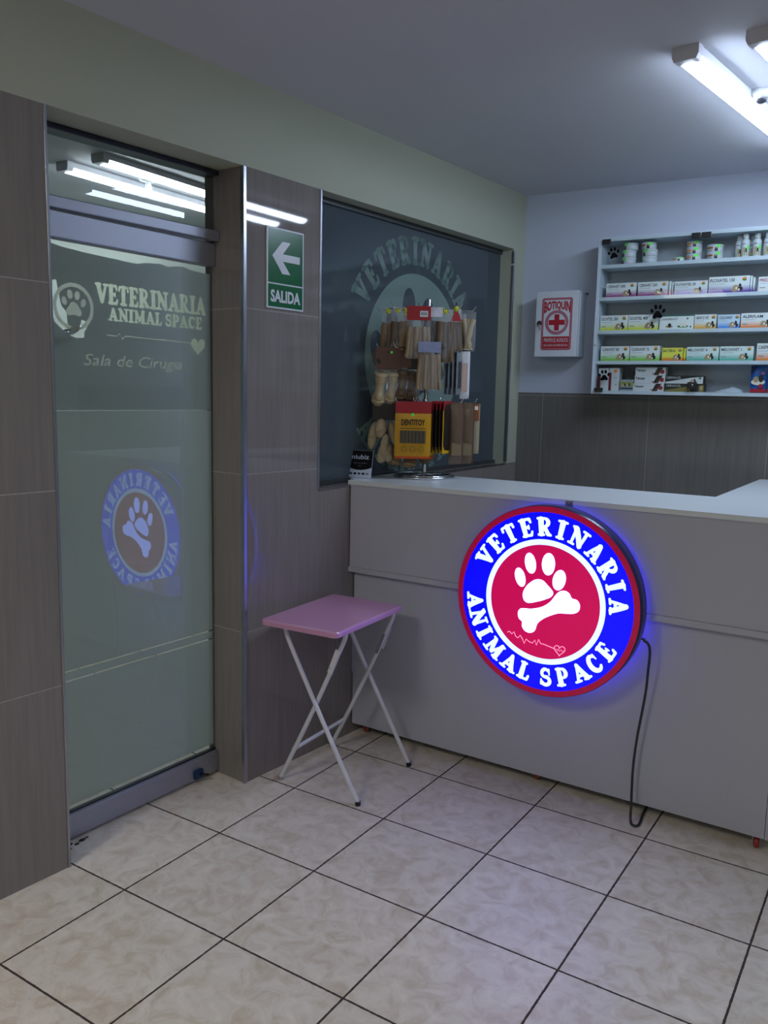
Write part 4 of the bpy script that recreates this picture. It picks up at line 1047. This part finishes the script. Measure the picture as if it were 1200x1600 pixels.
def stick_bag(label, x, v, z, rot, w, h, n, m, head=None, headh=.03, fan=.25, bag=True, hm=None, r=None, dz=.03, tie=False, rough=True, barcode=False):
    t = hang('chew_stick_bag', label, 'bag of dog chews', x, v, z, rot, GB); rn = random.Random(int(x * 1000) + int(z * 777))
    r = (r or w / n * .55) * 1.12
    for k in range(n):
        b = MB(); xx = (k + .5) / n * w - w / 2; f = (xx / w) * fan * .05
        pts = []; 
        for j in range(6):
            q = j / 5; pts.append((xx + f * q * 2 + rn.uniform(-.0015, .0015), rn.uniform(-.003, .003) + (k % 2) * .006, -dz - q * (h - dz) + rn.uniform(-.003, .003) * (j == 5)))
        b.tube(pts, [r * rn.uniform(.85, 1.1) for _ in pts], m, 8); b.build('chew_stick', t)
    if bag:
        vs, fs = pillow(w * 1.12, h * 1.03, .03, seed=n); b = MB(); b.add(vs, fs, m_bag, True); b.build('plastic_bag', t)
    if head:
        b = MB(); b.bbox(-w * .55, w * .55, -.017, -.014, -headh, .004, head, .0008)
        if barcode:
            b.poly([(w * .05, -.0175, -headh * .75), (w * .42, -.0175, -headh * .75), (w * .42, -.0175, -headh * .3), (w * .05, -.0175, -headh * .3)], m_card_w)
            for q in range(7): xx = w * .09 + q * w * .042; b.poly([(xx, -.0177, -headh * .62), (xx + w * .02, -.0177, -headh * .62), (xx + w * .02, -.0177, -headh * .4), (xx, -.0177, -headh * .4)], m_ink)
        b.build('header_card', t)
    if tie:
        b = MB()
        for q in range(5):
            a = q * 1.25; b.tube([(0, 0, -.012), (.012 * math.cos(a), -.01 + .004 * math.sin(a), -.004 + .010 * math.sin(a * 2))], [.004, .0025], m_yel, 6)
        b.sphere((0, -.002, -.012), .008, m_yel, 10, 6, (1.2, 1, .8)); b.build('twist_tie', t)
    return t
def bone_shape(b, x, y, z, L, r, m, tilt=0):
    """rawhide bone hanging vertically: waisted roll with knotted ends"""
    M = Matrix.Translation((x, y, z)) @ Matrix.Rotation(tilt, 4, 'Y')
    b.lathe([(0, 0), (r * 1.0, -.004), (r * 1.25, -L * .10), (r * 1.05, -L * .22), (r * .62, -L * .30), (r * .70, -L * .5), (r * .62, -L * .68), (r * 1.1, -L * .76), (r * 1.35, -L * .88), (r * .9, -L * .98), (0, -L)], m, 14, M)
    for s in (-1, 1):
        for zz, rr in ((-.12, .62), (-.86, .72)):
            b.sphere((s * r * .75, -r * .25, zz * L), r * rr, m, 10, 7, (1, 1, 1.15), M)
    b.tube([(-r * 1.0, -r * .9, -L * .80), (0, -r * 1.35, -L * .86), (r * 1.0, -r * .9, -L * .92)], [r * .28, r * .34, r * .28], m, 8, True, M)
def shoe_shape(b, x, y, z, L, r, m, tilt=0):
    """rawhide shoe: rolled cuff above, the shade in its mouth a dark disc, rounded toe below"""
    M = Matrix.Translation((x, y, z)) @ Matrix.Rotation(tilt, 4, 'Y')
    b.lathe([(r * .62, -.010), (r * .85, -.002), (r * 1.05, 0), (r * 1.12, -L * .06), (r * 1.05, -L * .26), (r * .80, -L * .32), (r * .72, -L * .5), (r * .92, -L * .60), (r * 1.2, -L * .75), (r * 1.1, -L * .90), (r * .6, -L * .985), (0, -L)], m, 16, M)
    Mt = M @ Matrix.Translation((0, -r * .35, -.004)) @ Matrix.Rotation(math.radians(38), 4, 'X')
    b.tube([(r * 1.05 * math.cos(2 * PI * k / 16), r * .8 * math.sin(2 * PI * k / 16), 0) for k in range(17)], r * .2, m, 8, False, Mt)
    b.add([(r * .95 * math.cos(2 * PI * k / 16), r * .7 * math.sin(2 * PI * k / 16), .0) for k in range(16)], [tuple(range(16))], TAN2, False, Mt)  # dark disc painted in for the shade inside the cuff
    b.sphere((0, -r * .75, -L * .74), r * .72, m, 12, 8, (1, .8, 1.25), M)
    b.tube([(-r * 1.05, -r * .5, -L * .84), (0, -r * 1.35, -L * .90), (r * 1.05, -r * .5, -L * .84)], [r * .22] * 3, m, 8, True, M)
# top tier ------------------------------------------------
def TZz(i): return TZ[i]
stick_bag('bag of two thick tan rolls with yellow tie, far left of the top tier', -.170, .05, TZ[0], -.2, .052, .165, 2, TAN, dz=.055, tie=True, r=.016)
stick_bag('bag of thick tan rolls with yellow tie, second from left on top tier', -.128, .09, TZ[0], .1, .050, .150, 2, TAN2, dz=.055, tie=True, r=.014)
stick_bag('bag of pale rolls with yellow tie just left of red header', -.092, .085, TZ[0], .0, .045, .17, 2, TAN, dz=.05, tie=True, r=.014)
stick_bag('bag of tan chew sticks under a red header with barcode', -.040, .125, TZ[0] + .004, .05, .090, .205, 6, TAN, head=m_hred, headh=.054, dz=.080, barcode=True, r=.0085)
stick_bag('bag of dark chews with crinkled white top, right of the pole', .020, .10, TZ[0] + .002, .05, .070, .150, 4, DK, dz=.050, head=mat('white_header', srgb(205, 208, 220), .2, noise=.2, nscale=60, bump=1), headh=.036)
stick_bag('long bag of brown rolls hanging right of the crinkled white top', .070, .105, TZ[0] - .002, .1, .062, .215, 3, TAN2, dz=.050, tie=True, r=.013)
stick_bag('bag of brown rolls under a small red triangle header', .110, .08, TZ[0] + .004, .3, .058, .175, 3, TAN2, dz=.055, r=.012)
b = MB(); b.prism([(-.024, -.052), (.024, -.052), (.0, .002)], 'y', -.022, -.019, m_hred); b.sphere((0, -.021, -.002), .012, m_yel, 10, 6)
b.build('header_card', [o for o in COL.objects if o.name.startswith('chew_stick_bag')][-1])
stick_bag('bag of cream chews at the far right of the top tier', .168, .04, TZ[0] - .004, -.2, .062, .160, 3, CRM, dz=.030, fan=-.9, r=.013)
stick_bag('bag of brown sticks behind the cream chews, right of top tier', .135, .02, TZ[0] - .01, .2, .05, .19, 3, TAN2, dz=.04)
stick_bag('bag of tan rolls at the back left of the top tier', -.10, -.10, TZ[0], .2, .055, .16, 3, TAN2, dz=.04, tie=True)
stick_bag('bag of tan rolls at the back right of the top tier', .11, -.09, TZ[0], -.2, .055, .16, 3, TAN2, dz=.04, tie=True)
# middle tier ---------------------------------------------
stick_bag('bag of ridged tan sticks with clear bluish top, middle tier', .008, .125, TZ[1] + .022, .03, .086, .190, 7, TAN, dz=.048, head=mat('bluish_header', srgb(150, 160, 195), .15, alpha=.75, noise=.2, nscale=50, bump=1), headh=.040, r=.0075)
def shoe_bag(label, x, v, z, rot, m, head, w, hh, L=.150, r=.017, two=False, drop=0.0, dot=False):
    t = hang('rawhide_shoe_bag', label, 'bag of dog chews', x, v, z, rot, 'rawhide shoe bags on the middle tier')
    b = MB(); shoe_shape(b, -.026 if two else 0, 0, -hh - drop - .014, L * .9, r * 1.08, m, .12); b.build('rawhide_shoe', t)
    if two: b = MB(); shoe_shape(b, .024, .004, -hh - drop - .012, L * .86, r * 1.0, m, .12); b.build('rawhide_shoe', t)
    b = MB(); vs, fs = pillow(w, hh + drop + L * 1.05, .040, seed=3); b.add(vs, fs, m_bag, True); b.build('plastic_bag', t)
    if head:
        b = MB(); b.bbox(-w * .5, w * .5, -.024, -.021, -hh, .003, head, .001)
        if dot: b.disc(w * .12, -.018, .006, .006, -.0246, m_lime, 12); b.poly([(-.008, -.0246, -.020), (.008, -.0246, -.020), (.008, -.0246, -.015), (-.008, -.0246, -.015)], m_black); b.disc(-w * .38, -hh * .62, .008, .012, -.0246, m_black, 12, .5)
        b.build('header_card', t)
    return t
shoe_bag('pair of rawhide shoes under a brown header with green dot', -.165, .075, TZ[1], .05, CRM, m_hbr, .108, .090, .158, .0225, True, dot=True)
shoe_bag('dark rawhide shoe under a brown header, centre left of middle tier', -.098, .070, TZ[1], .1, TAN2, m_hbr, .060, .080, .145, .021)
shoe_bag('dark rawhide shoe nearest the pole on the middle tier', -.058, .060, TZ[1], .0, TAN2, m_hbk, .060, .088, .138, .021)
def slim_packet(label, x, v, z, rot, w, h, m, m2, t_=.010):
    t = hang('slim_packet', label, 'packet', x, v, z, rot, 'slim packets on the middle tier')
    vs, fs = pillow(w, h, t_, 6, 12, seed=int(x * 999)); b = MB(); b.add(vs, fs, m, True)
    b.build('pouch', t)
    b = MB(); b.poly([(-w * .3, -t_ / 2 - .0012, -h * .85), (w * .3, -t_ / 2 - .0012, -h * .85), (w * .3, -t_ / 2 - .0012, -h * .25), (-w * .3, -t_ / 2 - .0012, -h * .25)], m2); b.build('label', t)
m_wp = mat('white_packet', srgb(205, 212, 222), .25, noise=.1, nscale=40, bump=.6); m_gp = mat('grey_packet', srgb(110, 118, 122), .3, noise=.15, nscale=40)
slim_packet('slim white packet with orange print, right end of middle tier', .162, .055, TZ[1] - .006, -.1, .040, .200, m_wp, mat('label_peach', srgb(200, 175, 165), .4))
for i, (x, rr) in enumerate(((.080, 1.25), (.098, 1.2), (.116, 1.15), (.134, 1.1))):
    slim_packet('%s of the grey packets seen edge-on, middle tier' % ('leftmost', 'second from left', 'second from right', 'rightmost')[i], x, .060 + i * .004, TZ[1] - .004, rr, .045, .185, m_gp, m_dk)
# bottom tier ---------------------------------------------
def dent(label, x, v, z, rot, face=True):
    t = hang('dental_stick_pouch', label, 'pouch of dog chews', x, v, z, rot, 'yellow dental stick pouches on the bottom tier')
    w, h = .152, .232; my = mat('pouch_yellow', srgb(190, 140, 20), .25, noise=.06, nscale=12, bump=.3)
    vs, fs = pillow(w, h - .034, .016, 10, 12, seed=5); b = MB(); b.add(vs, fs, my, True, Matrix.Translation((0, 0, -.034)))
    b.bbox(-w / 2, w / 2, -.005, .005, -.044, .003, m_hred, .001); b.bbox(-w / 2, w / 2, -.003, .003, -h - .003, -h + .006, mat('pouch_orange', srgb(190, 70, 20), .3), .001)
    b.build('pouch', t)
    b = MB(); y = -.0105
    b.text('DENTITOY', 0, -.094, .024, y, m_black, width=.100, bold=.03, align='c')
    b.poly([(-.053, y, -.106), (.053, y, -.106), (.053, y, -.1085), (-.053, y, -.1085)], m_black)
    mwn = mat('pouch_window', srgb(92, 82, 66), .3)
    b.poly([(-.054, y, -.170), (.054, y, -.170), (.054, y, -.116), (-.054, y, -.116)], mwn)
    for q in range(7): xx = -.046 + q * .0152; b.tube([(xx, y - .0008, -.168), (xx, y - .0008, -.118)], .0035, mat('stick_grey', srgb(72, 66, 56), .4), 6)
    for q in (-.036, 0, .036): b.ring(q, -.194, .008, .0135, y, mat('pouch_seal', srgb(150, 112, 20), .4), 18)
    b.disc(-.002, -.050, .007, .007, y + .002, m_lime, 14); b.build('label', t)
    b = MB(); b.tube([(.0, .02, .006), (0, -.02, .008), (0, -.024, .022)], .002, m_chrome, 6)
    b.build('hang_hook', t)
dent('front yellow DENTITOY pouch with red header, bottom tier', -.052, .140, TZ[2], .02)
dent('yellow pouch tucked right behind the front DENTITOY pouch', -.040, .118, TZ[2] + .001, .05)
dent('rearmost yellow pouch of the three hanging in the centre', -.036, .097, TZ[2] + .002, .08)
m_pk = mat('pouch_dark_side', srgb(36, 26, 22), .35); m_ysd = mat('pouch_edge_yellow', srgb(205, 160, 30), .3)
for i, (x, lb) in enumerate(((.046, 'leftmost'), (.062, 'second from left'), (.078, 'second from right'), (.094, 'rightmost'))):
    t = hang('dog_treat_pouch', '%s of the black and yellow pouches seen edge-on, bottom tier' % lb, 'pouch of dog chews', x, .09 + .004 * i, TZ[2] + .006, 1.18 - .03 * i, 'edge-on black and yellow pouches')
    vs, fs = pillow(.085, .215, .013, 6, 10, seed=i); b = MB(); b.add(vs, fs, m_pk, True); b.build('pouch', t)
    b = MB(); b.bbox(-.043, .043, -.002, .002, -.035, .003, m_hred, .0008); b.bbox(-.0445, -.0405, -.002, .002, -.215, -.036, m_ysd if i == 3 else m_pk, .0008); b.bbox(-.043, .043, -.002, .002, -.218, -.190, m_ysd, .0008); b.build('seal_edge', t)
m_bk = mat('kraft_clear_pouch', srgb(102, 84, 68), .15, noise=.12, nscale=14, bump=.6, alpha=.93)
for i, (x, v, r_, lb) in enumerate(((.132, .085, .15, 'brown translucent pouch nearest the yellow edge, bottom tier'), (.178, .055, .1, 'brown translucent pouch at the right of the bottom tier'))):
    t = hang('brown_pouch', lb, 'pouch of dog chews', x, v, TZ[2] + .004, r_, 'brown translucent pouches')
    vs, fs = pillow(.058, .262, .026, 8, 12, seed=9 + i); b = MB(); b.add(vs, fs, m_bk, True); b.build('pouch', t)
    b = MB(); b.poly([(-.020, -.0150, -.225), (.022, -.0150, -.225), (.022, -.0150, -.178), (-.020, -.0150, -.170)], mat('label_olive', srgb(120, 106, 80), .4)); b.build('label', t)
    b = MB(); b.bbox(.026, .031, -.003, .003, -.262, .0, m_hbr, .001); b.build('seal_edge', t)
t = hang('tag_bag', 'pale chew bag with an orange-brown tag, far right of bottom tier', 'bag of dog chews', .214, .03, TZ[2], .1, GB)
b = MB(); vs, fs = pillow(.040, .215, .014, 6, 10, seed=4); b.add(vs, fs, mat('pale_rawhide_bag', srgb(150, 140, 115), .3, noise=.15), True); b.build('plastic_bag', t)
b = MB(); b.bbox(-.016, .014, -.012, -.009, -.072, .0, mat('tag_orange', srgb(130, 70, 35), .4), .001); b.box(-.010, .009, -.0128, -.0121, -.026, -.010, m_pl); b.build('header_card', t)
def knot_shape(b, x, y, z, L, r, m, tilt):
    M = Matrix.Translation((x, y, z)) @ Matrix.Rotation(tilt, 4, 'Y')
    b.sphere((0, 0, -L / 2), L / 2, m, 14, 10, (r / (L / 2), r * .8 / (L / 2), 1), M)
    b.tube([(-r * .7, -r * .5, -L * .62), (0, -r * .95, -L * .55), (r * .7, -r * .5, -L * .48)], [r * .16] * 3, m, 6, True, M)
def bone_bag(label, x, v, z, rot, m, head, pos, w, hh, shape=bone_shape):
    t = hang('rawhide_bone_bag', label, 'bag of dog chews', x, v, z, rot, 'rawhide bone bags on the bottom tier')
    for (bx, by, bz, L, r, tl) in pos:
        b = MB(); shape(b, bx, by, bz, L, r, m, tl); b.build('rawhide_bone', t)
    b = MB(); b.bbox(-w / 2, w / 2, -.026, -.023, -hh, .003, head, .001); b.build('header_card', t)
bone_bag('cream knotted rawhide pieces under a black header, left of bottom tier', -.180, .06, TZ[2], .05, CRM,
         m_hbk, [(-.008, -.026, -.070, .085, .026, .10), (.028, .004, -.080, .110, .022, -.25), (-.036, .008, -.085, .125, .022, .15), (.012, -.026, -.135, .085, .018, .15), (-.014, -.022, -.190, .080, .024, -.65), (.030, -.012, -.180, .095, .027, .55)], .100, .078, knot_shape)
bone_bag('tan rawhide bones hanging low behind the yellow pouches', -.075, .045, TZ[2], .0, TAN, m_hbk,
         [(-.045, 0, -.13, .145, .022, .1), (-.008, -.008, -.135, .150, .023, -.15), (.030, .02, -.125, .150, .020, -.4)], .090, .078)
bone_bag('tan rawhide bones at the back of the bottom tier', .06, -.10, TZ[2], .3, TAN2, m_hbk, [(-.02, 0, -.09, .14, .016, .1), (.02, 0, -.09, .14, .016, -.1)], .090, .078)
bone_bag('tan rawhide bones at the back left of the bottom tier', -.10, -.09, TZ[2], -.3, TAN2, m_hbk, [(-.02, 0, -.09, .14, .016, .1), (.02, 0, -.09, .14, .016, -.1)], .090, .078)

# ------------------------------------------------------------------ ceiling lamps
m_tube = emit('tube_glow', TUBE_C, TUBE_L); m_body = mat('lamp_body', srgb(200, 200, 208), .45)
def tube_lamp(x, y0, L, label, em, group='ceiling tube lamps', rot=0.0, z=2.533):
    t = thing('ceiling_tube_lamp', label, 'ceiling lamp', (x, y0, z), rot, group)
    b = MB(); P = [(-.041, 0), (-.041, -.028), (-.034, -.042), (.034, -.042), (.041, -.028), (.041, 0)]
    b.prism(P, 'y', 0, .035, m_body); b.build('end_cap', t); b = MB(); b.prism(P, 'y', L - .035, L, m_body); b.build('end_cap', t)
    b = MB(); b.box(-.039, .039, .035, L - .035, -.026, -.001, m_body); b.build('housing', t)
    n = 10; Q = [(.035 * math.cos(PI + PI * k / n), -.0262 + .021 * math.sin(PI + PI * k / n)) for k in range(n + 1)]
    b = MB(); b.prism(Q, 'y', .0352, L - .0352, em); b.build('diffuser', t)
    return t
tube_lamp(1.160, 1.60, 1.22, 'long bright ceiling tube lamp, the left one of the pair', m_tube, rot=-math.radians(7.8))
tube_lamp(1.375, 1.57, 1.22, 'ceiling tube lamp in the top right corner of the photo', m_tube, rot=-math.radians(7.8))
t = thing('bulb_holder', 'small round white fitting on the ceiling between the tube lamps', 'lampholder', (1.290, 2.12, 2.533), 0)  # bulb holder, a white ceiling rose
b = MB(); b.lathe([(.045, 0), (.050, -.006), (.048, -.018), (.030, -.026)], m_white_pl, 28); b.build('housing', t)
b = MB(); b.lathe([(.020, -.026), (.018, -.034), (.008, -.038)], m_dk, 18); b.build('bulb_socket', t)
m_fill_tube = emit('fill_tube_glow', FILL_C, FILL_TUBE_L)  # glow of the unseen tubes added to brighten the room
for (x, y) in ((2.3, -2.8), (3.3, -1.6)):
    tube_lamp(x, y, 1.22, 'unseen fill tube lamp added on the ceiling behind the viewer', m_fill_tube, 'added fill tubes behind the viewer')
m_surg = emit('surgery_glow', (0.82, 0.93, 1.0), SURG_L)
tube_lamp(-1.668, 1.50, 1.22, 'left tube lamp on the surgery ceiling, seen through the transom', m_surg, 'surgery tube lamps', math.radians(2.5))
tube_lamp(-1.400, 1.49, 1.22, 'right tube lamp on the surgery ceiling, seen through the transom', m_surg, 'surgery tube lamps', math.radians(2.5))
t = thing('ceiling_lamp_holder', 'small white lamp holder hanging between the surgery tube lamps', 'lamp holder', (-1.56, 1.93, 2.533), 0)
b = MB(); b.lathe([(.045, 0), (.045, -.010), (.020, -.016)], m_white_pl, 20); b.build('ceiling_rose', t)
b = MB(); b.lathe([(.014, -.016), (.018, -.05), (.022, -.085), (.016, -.09)], m_white_pl, 16); b.build('socket', t)
t = thing('fill_panel_lamp', 'unseen square fill panel added on the ceiling behind the viewer', 'ceiling lamp', (.22, -1.55, 2.533), 0)  # unseen panel added as fill light from the front left
b = MB(); b.box(-.31, .31, -.31, .31, -.022, 0, m_body); b.build('frame', t)
b = MB(); b.box(-.29, .29, -.29, .29, -.026, -.0222, emit('fill_panel_glow', FILL_C, FILL_PANEL_L)); b.build('diffuser', t)
